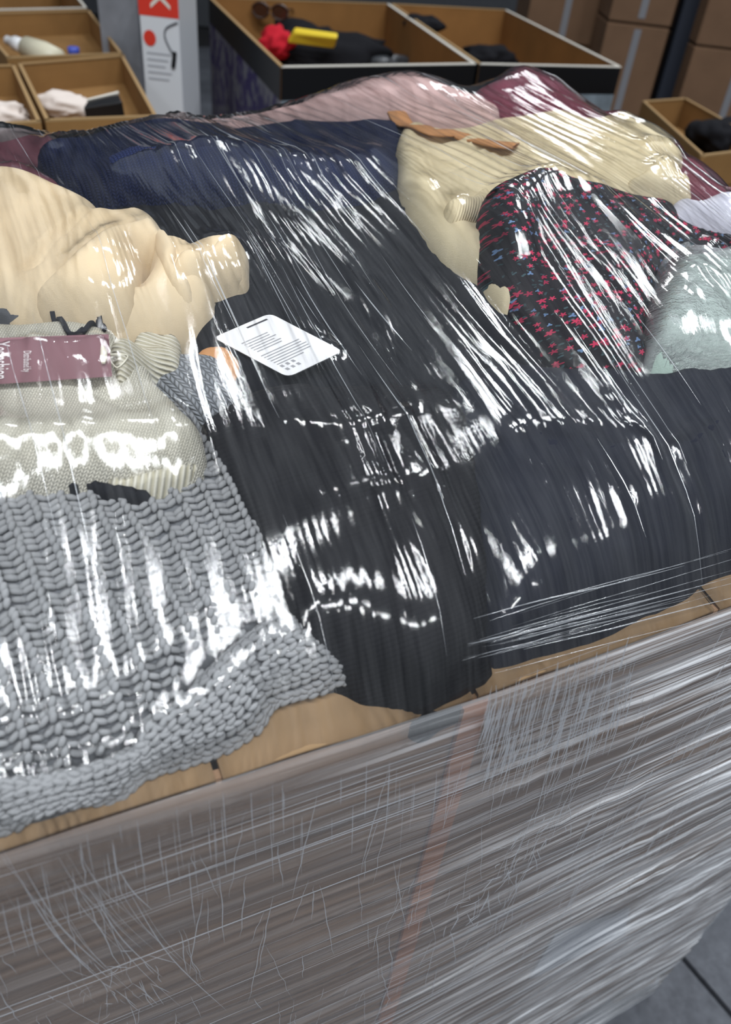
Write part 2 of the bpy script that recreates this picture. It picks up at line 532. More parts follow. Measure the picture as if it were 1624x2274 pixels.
# ================================================================== THE BIG CARTON
PATH_UV = [(U0, 0.012), (0.0, 0.0), (U1, 0.012), (U1, V1), (U0, V1)]
plan = [to_xy(np.array(u), np.array(v)) for u, v in PATH_UV]
carton = empty('bulk_carton', (*plan[1], FZ + 0.14), 'big brown bulk carton under clear film, heaped with clothes', 'carton')
for i, nm in enumerate(['wall_panel'] * 5):
    a, b = plan[i], plan[(i + 1) % 5]
    v, f = wall(a, b, FZ + 0.14, RIM, 0.006)
    mesh_obj(nm, local(carton, v), f, m_card, carton)
# vertical paper edge strip at the fold of the front
s0, s1 = to_xy(np.array(-0.013), np.array(-0.004)), to_xy(np.array(0.006), np.array(-0.004))
v, f = wall(s0, s1, 0.36, RIM - 0.004, 0.003)
tag(mesh_obj('edge_strip', local(carton, v), f, m_card_orange, carton), 'orange-brown cardboard strip down the fold')
# top flaps folded inwards over the rim, torn slits between them
def flap(u0, u1, w0, w1, lift, seed):
    nu = max(4, int((u1 - u0) / 0.012)); nv = 6
    vs = []; fs = []
    for lay in (0.0, 0.004):
        for i in range(nu + 1):
            u = u0 + (u1 - u0) * i / nu
            w = w0 + (w1 - w0) * i / nu + 0.002 * N[5](np.array([u * 60 + seed]), np.array([1.5]))[0]
            for j in range(nv + 1):
                s = j / nv
                p = to_xy(np.array(u), np.array(s * w - 0.001 + 0.012 * abs(u) / 0.6))
                z = RIM + lift * math.sin(s * 1.4) + lay + 0.0015 * N[5](np.array([u * 25 + seed]), np.array([s * 2]))[0] - 0.002
                vs.append((*p, z))
    M_ = (nu + 1) * (nv + 1)
    for i in range(nu):
        for j in range(nv):
            a = i * (nv + 1) + j
            fs += [(a, a + 1, a + nv + 2, a + nv + 1), (M_ + a, M_ + a + nv + 1, M_ + a + nv + 2, M_ + a + 1)]
    for i in range(nu):
        for j in (0, nv):
            a = i * (nv + 1) + j
            fs.append((a, a + nv + 1, M_ + a + nv + 1, M_ + a))
    for i in (0, nu):
        for j in range(nv):
            a = i * (nv + 1) + j
            fs.append((a, a + 1, M_ + a + 1, M_ + a))
    o = mesh_obj('top_flap', local(carton, vs), fs, m_card_in, carton, True)
    return o
flap(-0.53, -0.172, 0.09, 0.09, 0.010, 1)
flap(-0.168, -0.006, 0.10, 0.09, 0.014, 2)
flap(-0.002, 0.205, 0.08, 0.08, 0.012, 3)
flap(0.211, 0.66, 0.08, 0.08, 0.010, 4)
# paper shipping label low on the front, behind the film
def on_face(px, out=0.0):
    """pixel onto the front of the carton"""
    R = rays(px); res = []
    for r_ in R:
        best = None
        for a, b in ((plan[0], plan[1]), (plan[1], plan[2])):
            d = (b - a) / np.linalg.norm(b - a); n = np.array([d[1], -d[0]])
            t = ((a + n * out) - CAM[:2]) @ n / (r_[:2] @ n)
            p = CAM + r_ * t
            s = (p[:2] - a) @ d
            if -0.001 <= s <= np.linalg.norm(b - a) + 0.05: best = p; break
        res.append(best if best is not None else p)
    return np.array(res)
lab = on_face([(1175, 2175), (1235, 2075), (1400, 2015), (1385, 2080)], 0.002)
lab2 = on_face([(1175, 2175), (1235, 2075), (1400, 2015), (1385, 2080)], 0.0028)
v, f = prism(lab, lab2)
tag(mesh_obj('shipping_label', local(carton, v), f, plain('label_paper', srgb(205, 208, 216), 0.6), carton), 'white paper label low on the carton front')

# wooden pallet under it
pallet = empty('wooden_pallet', (*plan[1], FZ), 'wooden pallet under the film-wrapped bulk carton', 'pallet')
m_wood = plain('pallet_wood', srgb(138, 112, 84), 0.85, 0.2, 0.25, scale=12)
for k in range(7):
    v0 = 0.02 + k * 0.16
    q = [to_xy(np.array(a), np.array(b)) for a, b in ((U0, v0), (U1, v0), (U1, v0 + 0.1), (U0, v0 + 0.1))]
    v, f = prism([(*p, FZ + 0.115) for p in q], [(*p, FZ + 0.138) for p in q]); mesh_obj('deck_board', local(pallet, v), f, m_wood, pallet)
for k in range(3):
    u0 = U0 + k * (U1 - U0 - 0.1) / 2
    q = [to_xy(np.array(a), np.array(b)) for a, b in ((u0, 0.02), (u0 + 0.1, 0.02), (u0 + 0.1, V1), (u0, V1))]
    v, f = prism([(*p, FZ) for p in q], [(*p, FZ + 0.115) for p in q]); mesh_obj('runner', local(pallet, v), f, m_wood, pallet)

# ================================================================== CLOTHES (bottom of the heap first)
NAVY = srgb(38, 42, 58); INK = srgb(25, 26, 31); BLK = srgb(21, 21, 24)
m_fill = fabric('dark_jersey', srgb(20, 21, 26), 'fleece', depth=0.0005)
# the hidden clothes that fill the carton up to the visible layer
su = HU[::4]; sv = HV[::4]
A, B = np.meshgrid(su, sv, indexing='ij')
kk = (A >= U0 + 0.02) & (A <= U1 - 0.02) & (B >= 0.03) & (B <= V1 - 0.02)
A2 = np.clip(A, U0 + 0.02, U1 - 0.02); B2 = np.clip(B, 0.03, V1 - 0.02)
xy = to_xy(A2.ravel(), B2.ravel())
V = np.concatenate([xy, (mound(A2, B2).ravel() - 0.006)[:, None]], 1)
ix = np.arange(A.size).reshape(A.shape)
qd = np.stack([ix[:-1, :-1].ravel(), ix[1:, :-1].ravel(), ix[1:, 1:].ravel(), ix[:-1, 1:].ravel()], 1)
fill = fast_mesh('clothes_heap', V, qd, m_fill, None, True, np.stack([A2.ravel(), B2.ravel()], 1))
tag(fill, 'dark jumbled clothes filling the carton beneath the visible garments', 'clothes', kind='stuff')

m_mar = fabric('maroon_jersey', srgb(112, 42, 62), 'fleece', depth=0.0005, sheen=0.2)
m_pink = fabric('dusty_pink_jersey', srgb(196, 168, 164), 'fleece', depth=0.0004)
m_taupe = fabric('taupe_jersey', srgb(118, 108, 108), 'fleece')
m_mauve = fabric('mauve_jersey', srgb(118, 74, 84), 'fleece')
m_navy = fabric('navy_knit', srgb(38, 46, 78), 'knit', p=0.006, depth=0.0008)
m_black = fabric('black_jersey', srgb(27, 28, 33), 'fleece', depth=0.0005)
m_cream = fabric('cream_knit', srgb(204, 191, 160), 'fleece', depth=0.0006, var=0.05)
m_creamrib = fabric('cream_rib', srgb(206, 193, 162), 'rib', p=0.003, depth=0.0005, var=0.05, rot=0.9)
m_beige = fabric('beige_fleece', srgb(212, 194, 164), 'fleece', depth=0.0004, var=0.03, sheen=0.15)
m_lilac = fabric('lilac_white_cotton', srgb(200, 200, 212), 'fleece', var=0.04)
m_mint = fabric('mint_cotton', srgb(176, 196, 186), 'fleece', var=0.05)
m_tan = fabric('tan_cotton', srgb(190, 140, 96), 'fleece')
m_inkr = fabric('ink_navy_jersey', srgb(34, 36, 45), 'fleece', depth=0.0005)
m_inkl = fabric('black_fine_rib', srgb(25, 25, 29), 'rib', p=0.0045, depth=0.0004, rot=1.45)
m_dgrey = fabric('dark_grey_jersey', srgb(84, 86, 92), 'fleece')

maroon = garment('maroon_sweatshirt', [(1040, 212), (1090, 186), (1180, 175), (1270, 190), (1340, 228), (1450, 255), (1560, 325), (1690, 440), (1690, 560), (1560, 470), (1480, 380), (1350, 300), (1200, 280), (1080, 252)],
        0.035, m_mar, 'maroon sweatshirt bulging at the far right of the heap', 'sweatshirt', creases=(0.006, 22, 9, 0.9), over=True, seed=1, r=0.05)
pink = garment('pink_blouse', [(300, 225), (420, 200), (560, 190), (760, 190), (900, 195), (1060, 200), (1115, 236), (1100, 292), (1000, 282), (900, 270), (800, 270), (600, 284), (400, 296)],
        0.036, m_pink, 'dusty pink blouse along the far edge of the heap', 'blouse', creases=(0.004, 30, 10, 0.3), over=True, seed=2)
taupe = garment('taupe_shirt', [(-100, 300), (0, 240), (150, 228), (360, 222), (430, 250), (200, 300), (60, 325), (-60, 345)],
        0.034, m_taupe, 'taupe shirt at the far left edge of the heap', 'shirt', creases=(0.004, 30, 10, 0.3), seed=3)
mauve = garment('mauve_top', [(-90, 340), (0, 312), (110, 305), (150, 350), (150, 420), (60, 430), (-90, 430)],
        0.016, m_mauve, 'faded mauve top at the left frame edge behind the beige sweatshirt', 'top', creases=(0.004, 30, 10, 0.3), seed=4)
blackc = garment('black_sweatshirt', [(220, 430), (400, 412), (620, 415), (900, 385), (965, 500), (1070, 600), (1150, 680), (1210, 790), (1000, 880), (700, 890), (500, 850), (430, 760), (440, 640), (380, 520), (240, 490)],
        0.022, m_black, 'black sweatshirt in the middle under the white care card', 'sweatshirt', creases=(0.006, 10, 24, 0.3), seed=5,
        folds=[([(330, 450), (500, 440), (650, 450)], 0.012, 0.006), ([(620, 560), (760, 620), (960, 700)], 0.014, 0.005)])
navy = garment('navy_sweater', [(78, 336), (110, 314), (300, 296), (450, 286), (620, 272), (780, 264), (880, 264), (908, 292), (897, 340), (880, 400), (700, 428), (520, 418), (330, 425), (230, 445), (140, 405), (92, 355)],
        0.030, m_navy, 'navy knitted sweater across the back of the heap', 'sweater', creases=(0.007, 9, 20, 0.15), seed=6, r=0.04,
        folds=[([(150, 330), (300, 320), (480, 315)], 0.015, 0.008), ([(200, 390), (400, 365), (700, 350), (850, 330)], 0.01, -0.007)])
cream = garment('cream_cardigan', [(893, 278), (1000, 292), (1070, 274), (1150, 258), (1240, 250), (1310, 274), (1400, 275), (1490, 306), (1523, 340), (1516, 366), (1500, 378), (1535, 408), (1530, 440), (1400, 475), (1250, 560), (1180, 640), (1140, 672), (1092, 640), (1060, 592), (985, 542), (930, 480), (902, 446), (888, 380)],
        0.034, m_cream, 'cream fine-knit cardigan crumpled behind the floral blouse', 'cardigan', creases=(0.006, 12, 24, 0.35), seed=7, r=0.03,
        folds=[([(920, 350), (980, 345), (1060, 340)], 0.008, -0.007), ([(1060, 330), (1200, 330), (1390, 350), (1490, 345)], 0.012, -0.012), ([(1240, 285), (1330, 290), (1480, 320)], 0.014, 0.008),
               ([(1010, 490), (1040, 478), (1075, 470)], 0.007, -0.016), ([(1000, 440), (1050, 425), (1090, 410)], 0.012, 0.008), ([(1420, 380), (1460, 350), (1500, 375)], 0.008, 0.009)])
garment('hem_band', [(985, 470), (1005, 440), (1060, 425), (1090, 425), (1090, 465), (1060, 470), (1010, 490)], 0.010, m_creamrib, 'ribbed cream hem', parent=cream.o, soft=2, sp=0.003, uvrot=0.5)
garment('sleeve', [(1395, 400), (1430, 375), (1470, 350), (1500, 372), (1532, 400), (1530, 440), (1480, 455), (1420, 440)], 0.016, m_cream, parent=cream.o, soft=2, sp=0.003, seed=5, creases=(0.002, 20, 20, 0))
qs = catmull(hit([(880, 264), (950, 281), (1020, 300), (1085, 318), (1145, 330)], HM, 0.003), 6, False)
tng = np.gradient(qs, axis=0); tng /= np.linalg.norm(tng, axis=1)[:, None]; nrm2 = np.stack([-tng[:, 1], tng[:, 0]], 1)
rows = []
for off_, dz in ((-0.013, 0.000), (-0.012, 0.0025), (0, 0.0032), (0.012, 0.0025), (0.013, 0.000)):
    p_ = qs + nrm2 * off_; rows.append(np.concatenate([to_xy(p_[:, 0], p_[:, 1]), (sample(blur(HM, 4), qs[:, 0], qs[:, 1]) + dz + 0.003)[:, None]], 1))
nst = len(qs)
fst = [(r_ * nst + k, r_ * nst + k + 1, (r_ + 1) * nst + k + 1, (r_ + 1) * nst + k) for r_ in range(4) for k in range(nst - 1)] + [(k, 4 * nst + k, 4 * nst + k + 1, k + 1) for k in range(nst - 1)]
strap = mesh_obj('tan_strap', np.concatenate(rows), fst, m_tan, None, True, np.concatenate(rows)[:, :2])
tag(strap, 'tan fabric strap lying across the cream cardigan', 'strap')
_uv = np.stack([GU.ravel(), GV.ravel()], 1)
_d, _ = poly_dist(_uv, qs, False)
HM = np.where((_d < 0.014).reshape(HM.shape), np.maximum(HM, blur(HM, 1.5) + 0.009), HM)

lilac = garment('white_shirt', [(1478, 470), (1515, 432), (1560, 440), (1620, 428), (1750, 440), (1750, 560), (1620, 530), (1540, 520), (1485, 508)],
        0.022, m_lilac, 'white cotton shirt at the right frame edge above the mint garment', 'shirt', creases=(0.005, 30, 20, 0.2), seed=9)

def floral_mat():
    t = NT('floral_print')
    uv = t.uv()
    def layer(scale, thr, petals, colA, colB, prev, seed, size):
        mp = t.t.nodes.new('ShaderNodeMapping'); t.l(uv, mp.inputs[0]); mp.inputs['Location'].default_value = (seed, seed * 0.7, 0)
        vo = t.t.nodes.new('ShaderNodeTexVoronoi'); vo.voronoi_dimensions = '2D'; t.l(mp.outputs[0], vo.inputs['Vector']); vo.inputs['Scale'].default_value = scale
        sub = t.t.nodes.new('ShaderNodeVectorMath'); sub.operation = 'SUBTRACT'
        t.l(mp.outputs[0], sub.inputs[0]); t.l(vo.outputs['Position'], sub.inputs[1])
        x = t.sep(sub.outputs[0]); rnd = t.sep(vo.outputs['Color'])
        ang = t.math('ADD', t.math('ARCTAN2', x[1], x[0]), t.math('MULTIPLY', rnd[1], 6.28))
        rad = vo.outputs['Distance']
        lim = t.math('MULTIPLY_ADD', t.math('COSINE', t.math('MULTIPLY', ang, petals)), size * 0.32, size * 0.68)
        lim = t.math('MULTIPLY', lim, t.math('MULTIPLY_ADD', rnd[2], 0.6, 0.6))
        mk = t.math('MULTIPLY', t.math('LESS_THAN', rad, lim), t.math('LESS_THAN', rnd[0], thr))
        cc = t.mix(rnd[1], c4(colA), c4(colB))
        return t.mix(mk, prev, cc)
    base = c4(srgb(27, 24, 29))
    c = layer(190, 0.40, 2.0, srgb(38, 54, 58), srgb(62, 84, 90), base, 3.3, 0.36)
    c = layer(125, 0.22, 3.0, srgb(110, 140, 178), srgb(84, 104, 140), c, 7.7, 0.34)
    c = layer(125, 0.50, 5.0, srgb(196, 52, 88), srgb(140, 34, 64), c, 1.1, 0.42)
    t.principled(c, 0.8, t.bump(t.noise(uv, 900, 2), 0.5, 0.0003), spec=0.2)
    return t.m
floral = garment('floral_blouse', [(1068, 440), (1085, 410), (1150, 393), (1213, 390), (1228, 376), (1243, 396), (1340, 400), (1450, 428), (1510, 458), (1545, 508), (1680, 522), (1680, 568), (1560, 562), (1482, 566), (1457, 630), (1444, 720), (1437, 795), (1300, 795), (1240, 768), (1180, 698), (1120, 622), (1078, 560), (1070, 500)],
        0.045, floral_mat(), 'black blouse printed with small pink and blue flowers', 'blouse', creases=(0.006, 26, 10, 0.9), seed=10, r=0.05, sp=0.0035,
        folds=[([(1180, 640), (1195, 560), (1230, 480)], 0.012, -0.008), ([(1130, 560), (1180, 620), (1270, 740)], 0.014, 0.008), ([(1300, 570), (1380, 590), (1450, 580)], 0.007, -0.006), ([(1290, 740), (1320, 650), (1430, 560)], 0.012, 0.006), ([(1290, 720), (1350, 740), (1430, 730)], 0.008, -0.005)])
mint = garment('mint_shirt', [(1447, 710), (1458, 640), (1490, 575), (1560, 562), (1700, 575), (1770, 700), (1750, 870), (1624, 850), (1560, 820), (1455, 800)],
        0.035, m_mint, 'pale mint folded shirt at the right edge in a clear bag', 'shirt', creases=(0.006, 24, 9, 0.9), seed=11, r=0.03,
        folds=[([(1510, 600), (1525, 700), (1600, 830)], 0.008, 0.006)])
def bag_mat():
    t = NT('clear_polybag')
    uv = t.uv(); n1 = t.noise(uv, 45, 5, 0.7); nb = t.bump(n1, 1.0, 0.012)
    fr = t.t.nodes.new('ShaderNodeFresnel'); fr.inputs[0].default_value = 1.5; t.l(nb, fr.inputs['Normal'])
    tr = t.t.nodes.new('ShaderNodeBsdfTransparent'); df = t.t.nodes.new('ShaderNodeBsdfDiffuse'); df.inputs[0].default_value = (0.85, 0.88, 0.9, 1)
    gl = t.t.nodes.new('ShaderNodeBsdfGlossy'); gl.inputs['Roughness'].default_value = 0.2; t.l(nb, gl.inputs['Normal'])
    m1 = t.t.nodes.new('ShaderNodeMixShader'); m1.inputs[0].default_value = 0.22; t.l(tr.outputs[0], m1.inputs[1]); t.l(df.outputs[0], m1.inputs[2])
    m2 = t.t.nodes.new('ShaderNodeMixShader'); t.l(t.math('MULTIPLY', fr.outputs[0], 1.6, clamp=True), m2.inputs[0]); t.l(m1.outputs[0], m2.inputs[1]); t.l(gl.outputs[0], m2.inputs[2])
    t.l(m2.outputs[0], t.out.inputs[0]); return t.m
garment('polybag', [(1436, 780), (1440, 690), (1455, 625), (1482, 560), (1560, 550), (1700, 560), (1775, 700), (1760, 880), (1624, 860), (1560, 830), (1445, 815)],
        0.008, bag_mat(), 'clear crinkled plastic bag around the mint shirt', 'bag', creases=(0.005, 26, 14, 1.0), seed=12, soft=1.5, r=0.008)

beige = garment('beige_sweatshirt', [(-110, 420), (0, 402), (90, 408), (170, 442), (235, 478), (245, 500), (300, 489), (360, 506), (388, 542), (402, 556), (470, 544), (530, 544), (552, 562), (545, 592), (482, 618), (472, 652), (430, 692), (350, 724), (240, 748), (190, 740), (100, 715), (0, 720), (-110, 730)],
        0.045, m_beige, 'beige fleece sweatshirt with a folded hood at the left', 'sweatshirt', creases=(0.0035, 18, 8, 0.8), seed=13, r=0.032, sp=0.0032,
        folds=[([(320, 590), (312, 620), (305, 670)], 0.012, -0.022), ([(345, 545), (325, 580), (315, 620)], 0.009, -0.018), ([(300, 560), (285, 600), (270, 680)], 0.012, 0.008),
               ([(70, 650), (150, 580), (230, 510)], 0.005, -0.007), ([(110, 610), (190, 545), (240, 510)], 0.010, 0.006), ([(360, 530), (395, 560), (440, 600), (470, 640)], 0.008, -0.012), ([(390, 590), (430, 620), (460, 660)], 0.012, 0.008), ([(60, 668), (110, 690), (190, 712)], 0.004, -0.005),
               ([(310, 500), (360, 520), (385, 550)], 0.012, 0.008)])
garment('hood_fold', [(78, 655), (150, 580), (235, 512), (300, 491), (345, 502), (362, 522), (338, 550), (318, 577), (305, 602), (300, 640), (298, 680), (268, 735), (200, 738), (110, 705)], 0.020, m_beige, parent=beige.o, r=0.014, sp=0.003, soft=2.5, seed=3, creases=(0.0015, 16, 8, 0.8))
garment('sleeve_end', [(384, 590), (402, 560), (470, 546), (530, 546), (552, 564), (545, 594), (488, 617), (440, 624), (402, 612)], 0.016, m_beige, parent=beige.o, r=0.016, sp=0.003, soft=2.5, seed=4, creases=(0.002, 20, 10, 0.2))
garment('hood_edge', [(345, 512), (372, 520), (392, 548), (384, 575), (400, 600), (430, 640), (425, 690), (395, 660), (365, 600), (350, 560)], 0.012, m_beige, parent=beige.o, r=0.010, sp=0.003, soft=2.5, seed=6)
dgrey = garment('grey_strap', [(-70, 694), (0, 684), (36, 690), (40, 705), (0, 722), (-70, 728)], 0.010, m_dgrey, 'dark grey rounded cloth end below the beige sweatshirt', 'cloth', soft=2, sp=0.003, seed=14)

tan = garment('tan_sleeve', [(425, 810), (450, 772), (500, 768), (532, 800), (530, 835), (490, 850), (440, 845)], 0.010, m_tan, 'tan cloth scrap beside the grey ribbed sleeve', 'cloth', seed=15, sp=0.003, creases=(0.002, 30, 30, 0))
m_greyrib = fabric('grey_rib_knit', srgb(150, 154, 160), 'knit', p=0.007, q=0.006, depth=0.0015, rot=0.2)
gsl = garment('grey_knit_sleeve', [(330, 835), (345, 800), (400, 788), (470, 788), (505, 810), (535, 865), (515, 900), (460, 930), (400, 915)], 0.020, m_greyrib, 'grey ribbed knit sleeve end behind the ivory sweater', 'sleeve', seed=16, sp=0.003, r=0.02, uvrot=0.5, creases=(0.002, 25, 25, 0.3))

# ---- grey chunky sweater: padded body with every stitch modelled on it
m_yarn = fabric('grey_wool_yarn', srgb(137, 138, 140), 'fleece', depth=0.0003, var=0.07)
m_yarnb = fabric('grey_wool_ground', srgb(100, 102, 106), 'fleece', depth=0.0004)
gbody = garment('grey_chunky_sweater', [(-110, 1050), (50, 1030), (200, 1015), (330, 1010), (420, 985), (470, 985), (512, 1060), (560, 1130), (588, 1190), (612, 1258), (624, 1300), (605, 1372), (530, 1420), (445, 1492), (385, 1570), (300, 1640), (150, 1705), (0, 1722), (-110, 1735)],
        0.022, m_yarnb, 'pale grey chunky cable-knit sweater filling the lower left', 'sweater', creases=(0.0015, 6, 6, 0), seed=17, r=0.02, sp=0.0035)
gcuff = garment('hem_band', [(625, 1368), (685, 1405), (762, 1487), (700, 1503), (604, 1532), (560, 1592), (470, 1642), (322, 1690), (250, 1742), (120, 1792), (0, 1812), (-110, 1826), (-110, 1742), (0, 1728), (150, 1712), (292, 1660), (330, 1598), (400, 1548), (470, 1480), (540, 1418)],
        0.022, m_yarnb, 'grey ribbed hem, twisted', parent=gbody.o, r=0.018, sp=0.003, soft=3,
        folds=[([(600, 1500), (560, 1530), (500, 1590)], 0.010, -0.006), ([(300, 1650), (330, 1640), (420, 1600)], 0.006, -0.006)])

def capsule(p0, p1, r, bulge, rings=6, sides=6):
    p0 = np.array(p0, float); p1 = np.array(p1, float)
    t = np.linspace(0, 1, rings)
    path = p0 + (p1 - p0) * t[:, None]; path[:, 2] += bulge * np.sin(t * np.pi)
    rad = r * np.sqrt(np.maximum(0.05, 1 - (2 * t - 1) ** 4 * 0.97))
    V, F = tube(path, rad, sides)
    F = [f for f in F if len(f) == 4]
    return V, np.array(F)
def stitch_field(name, patch, template, cw, ch, ang, parent, mat, margin=0.002, jitter=0.0004, shear=0.0, lift=0.0, twist=0.10):
    tv = []; tf = []; n = 0
    for V, F in template:
        tv.append(V); tf.append(F + n); n += len(V)
    tv = np.concatenate(tv); tf = np.concatenate(tf)
    lo, hi = patch.poly.min(0), patch.poly.max(0)
    c, s = math.cos(ang), math.sin(ang)
    cen = (lo + hi) / 2; R = np.linalg.norm(hi - lo) / 2
    nx, ny = int(R / cw) + 1, int(R / ch) + 1
    ny = int(ny * 1.6)
    I, J = np.meshgrid(np.arange(-nx, nx + 1), np.arange(-ny, ny + 1), indexing='ij')
    # lay the rows out by length along the slope, not by plan distance
    cols = (HU > lo[0]) & (HU < hi[0])
    prof = blur(HM, 3)[cols].mean(0); arc = np.concatenate([[0], np.cumsum(np.hypot(HR, np.diff(prof)))])
    arc_c = np.interp(cen[1], HV, arc)
    a = I * cw + shear * J * ch; b = J * ch + (I % 2) * 0.0
    a = a.ravel().astype(float); b = b.ravel().astype(float)
    Q = np.stack([cen[0] + a * c - b * s, cen[1] + a * s + b * c], 1)
    Q[:, 1] = np.interp(Q[:, 1] - cen[1] + arc_c, arc, HV)
    Q += 0.004 * np.stack([N[7](Q[:, 0] * 18, Q[:, 1] * 18), N[8](Q[:, 0] * 18, Q[:, 1] * 18)], 1)
    k = inside(Q, patch.poly); d, _ = poly_dist(Q, patch.poly)
    Q = Q[k & (d > margin)]
    e = 0.002
    z = patch.zf(Q); zu = (patch.zf(Q + [e, 0]) - patch.zf(Q - [e, 0])) / (2 * e); zv = (patch.zf(Q + [0, e]) - patch.zf(Q - [0, e])) / (2 * e)
    zu = np.clip(zu, -2, 2); zv = np.clip(zv, -2, 2)
    tw = twist * N[9](Q[:, 0] * 30, Q[:, 1] * 30) + rng.normal(0, 0.05, len(Q))
    cc, ss = np.cos(ang + tw), np.sin(ang + tw)
    Tx = np.stack([cc, ss, zu * cc + zv * ss], 1); Tx /= np.linalg.norm(Tx, axis=1)[:, None]
    By = np.stack([-ss, cc, -zu * ss + zv * cc], 1); By -= Tx * (Tx * By).sum(1)[:, None]; By /= np.linalg.norm(By, axis=1)[:, None]
    Nz = np.cross(Tx, By)
    O = np.concatenate([Q, (z + lift)[:, None]], 1) + rng.normal(0, jitter, (len(Q), 3))
    V = O[:, None] + tv[None, :, :1] * Tx[:, None] + tv[None, :, 1:2] * By[:, None] + tv[None, :, 2:] * Nz[:, None]
    nq, nv_ = len(Q), len(tv)
    F = (tf[None] + (np.arange(nq) * nv_)[:, None, None]).reshape(-1, tf.shape[1])
    V = V.reshape(-1, 3)
    uvq = V[:, :2].copy()
    V[:, :2] = to_xy(V[:, 0], V[:, 1])
    o = fast_mesh(name, V, F, mat, parent, True, uvq)
    o['kind'] = 'stuff'
    return o
w, h_ = 0.0158, 0.0047
tmpl = [capsule((-0.50 * w, 0.42 * h_, 0.0), (0.04 * w, -0.30 * h_, 0.0006), 0.0021, 0.0016),
        capsule((0.50 * w, 0.42 * h_, 0.0), (-0.04 * w, -0.30 * h_, 0.0006), 0.0021, 0.0016),
        capsule((0.5 * w - 0.0016, -0.62 * h_, 0.0026), (0.5 * w + 0.0016, 0.55 * h_, 0.0030), 0.0022, 0.0014)]
q = hit([(90, 1120), (230, 1480)], HM)
dcol = q[1] - q[0]; acol = math.atan2(dcol[1], dcol[0]) + math.pi / 2
stitch_field('stitches', gbody, tmpl, w, h_, acol, gbody.o, m_yarn)
w2, h2 = 0.0078, 0.0056
tmpl2 = [capsule((-0.42 * w2, 0.75 * h2, 0.0), (-0.06 * w2, -0.55 * h2, 0.0004), 0.0020, 0.0014),
         capsule((0.42 * w2, 0.75 * h2, 0.0), (0.06 * w2, -0.55 * h2, 0.0004), 0.0020, 0.0014)]
def band_stitches(name, patch, top_px, bot_px, ncol, step, template, parent, mat):
    top = catmull(hit(top_px, patch.base, patch.off), 8, False); bot = catmull(hit(bot_px, patch.base, patch.off), 8, False)
    tv = np.concatenate([V for V, F in template]); tf = []; n = 0
    for V, F in template: tf.append(F + n); n += len(V)
    tf = np.concatenate(tf); Os = []
    for c in range(ncol):
        fr = 0.5 - 0.52 * math.cos(math.pi * (c + 0.5) / ncol)
        q = top * (1 - fr) + bot * fr
        z = patch.zf(q); P = np.concatenate([q, z[:, None]], 1)
        L = np.concatenate([[0], np.cumsum(np.linalg.norm(np.diff(P, axis=0), axis=1))])
        t = np.arange(0, L[-1], step) + (c % 2) * step * 0.3
        P = np.stack([np.interp(t, L, P[:, k]) for k in range(3)], 1)
        T = np.gradient(P, axis=0); T /= np.linalg.norm(T, axis=1)[:, None]
        e = 0.003; q = P[:, :2]
        zu = (patch.zf(q + [e, 0]) - patch.zf(q - [e, 0])) / (2 * e); zv = (patch.zf(q + [0, e]) - patch.zf(q - [0, e])) / (2 * e)
        Nn = np.stack([-zu, -zv, np.ones(len(q))], 1); Nn = Nn - T * (Nn * T).sum(1)[:, None]; Nn /= np.linalg.norm(Nn, axis=1)[:, None]
        X = np.cross(T, Nn)
        P = P + rng.normal(0, 0.0003, P.shape) + Nn * 0.0006
        Os.append(P[:, None] + tv[None, :, :1] * X[:, None] + tv[None, :, 1:2] * T[:, None] + tv[None, :, 2:] * Nn[:, None])
    V = np.concatenate(Os); nq = len(V)
    F = (tf[None] + (np.arange(nq) * len(tv))[:, None, None]).reshape(-1, 4)
    V = V.reshape(-1, 3); uvq = V[:, :2].copy(); V[:, :2] = to_xy(V[:, 0], V[:, 1])
    o = fast_mesh(name, V, F, mat, parent, True, uvq); o['kind'] = 'stuff'
    return o
band_stitches('stitches', gcuff, [(640, 1372), (540, 1420), (470, 1482), (400, 1550), (330, 1600), (292, 1662), (150, 1714), (0, 1730), (-110, 1744)],
              [(764, 1490), (700, 1506), (606, 1535), (562, 1594), (470, 1645), (322, 1693), (250, 1745), (0, 1815), (-110, 1828)], 11, 0.0062, tmpl2, gbody.o, m_yarn)

# ---- dark garments in front
inkr = garment('ink_hoodie', [(1000, 850), (1150, 795), (1300, 798), (1450, 808), (1560, 800), (1700, 835), (1760, 1100), (1720, 1190), (1605, 1235), (1535, 1292), (1442, 1332), (1342, 1392), (1222, 1432), (1135, 1456), (1097, 1440), (1070, 1350), (1040, 1100)],
        0.036, m_inkr, 'blue-black hoodie spread over the front right of the carton', 'hoodie', creases=(0.0055, 9, 26, 0.35), seed=18, r=0.045, wave=0.002,
        folds=[([(1330, 950), (1450, 880), (1580, 840)], 0.010, 0.008), ([(1180, 900), (1380, 930), (1600, 960)], 0.010, -0.007), ([(1440, 1040), (1500, 930), (1560, 830)], 0.009, -0.006), ([(1100, 1030), (1300, 1050), (1560, 1060)], 0.012, 0.006)])
inkl = garment('black_sweater', [(440, 928), (480, 893), (520, 872), (620, 836), (760, 848), (900, 840), (1010, 860), (1060, 960), (1085, 1200), (1090, 1400), (1108, 1460), (1090, 1502), (1050, 1537), (1000, 1560), (945, 1578), (900, 1552), (830, 1522), (760, 1475), (690, 1405), (640, 1312), (590, 1192), (540, 1092), (490, 1012), (456, 962)],
        0.040, m_inkl, 'black fine-ribbed sweater whose hem spills over the carton rim', 'sweater', creases=(0.0045, 7, 28, 0.05), seed=19, r=0.045, wave=0.0025,
        folds=[([(640, 1010), (760, 1020), (900, 990)], 0.010, 0.006), ([(600, 1090), (760, 1110), (960, 1080)], 0.010, -0.005), ([(520, 900), (640, 920), (800, 900)], 0.010, 0.006)])
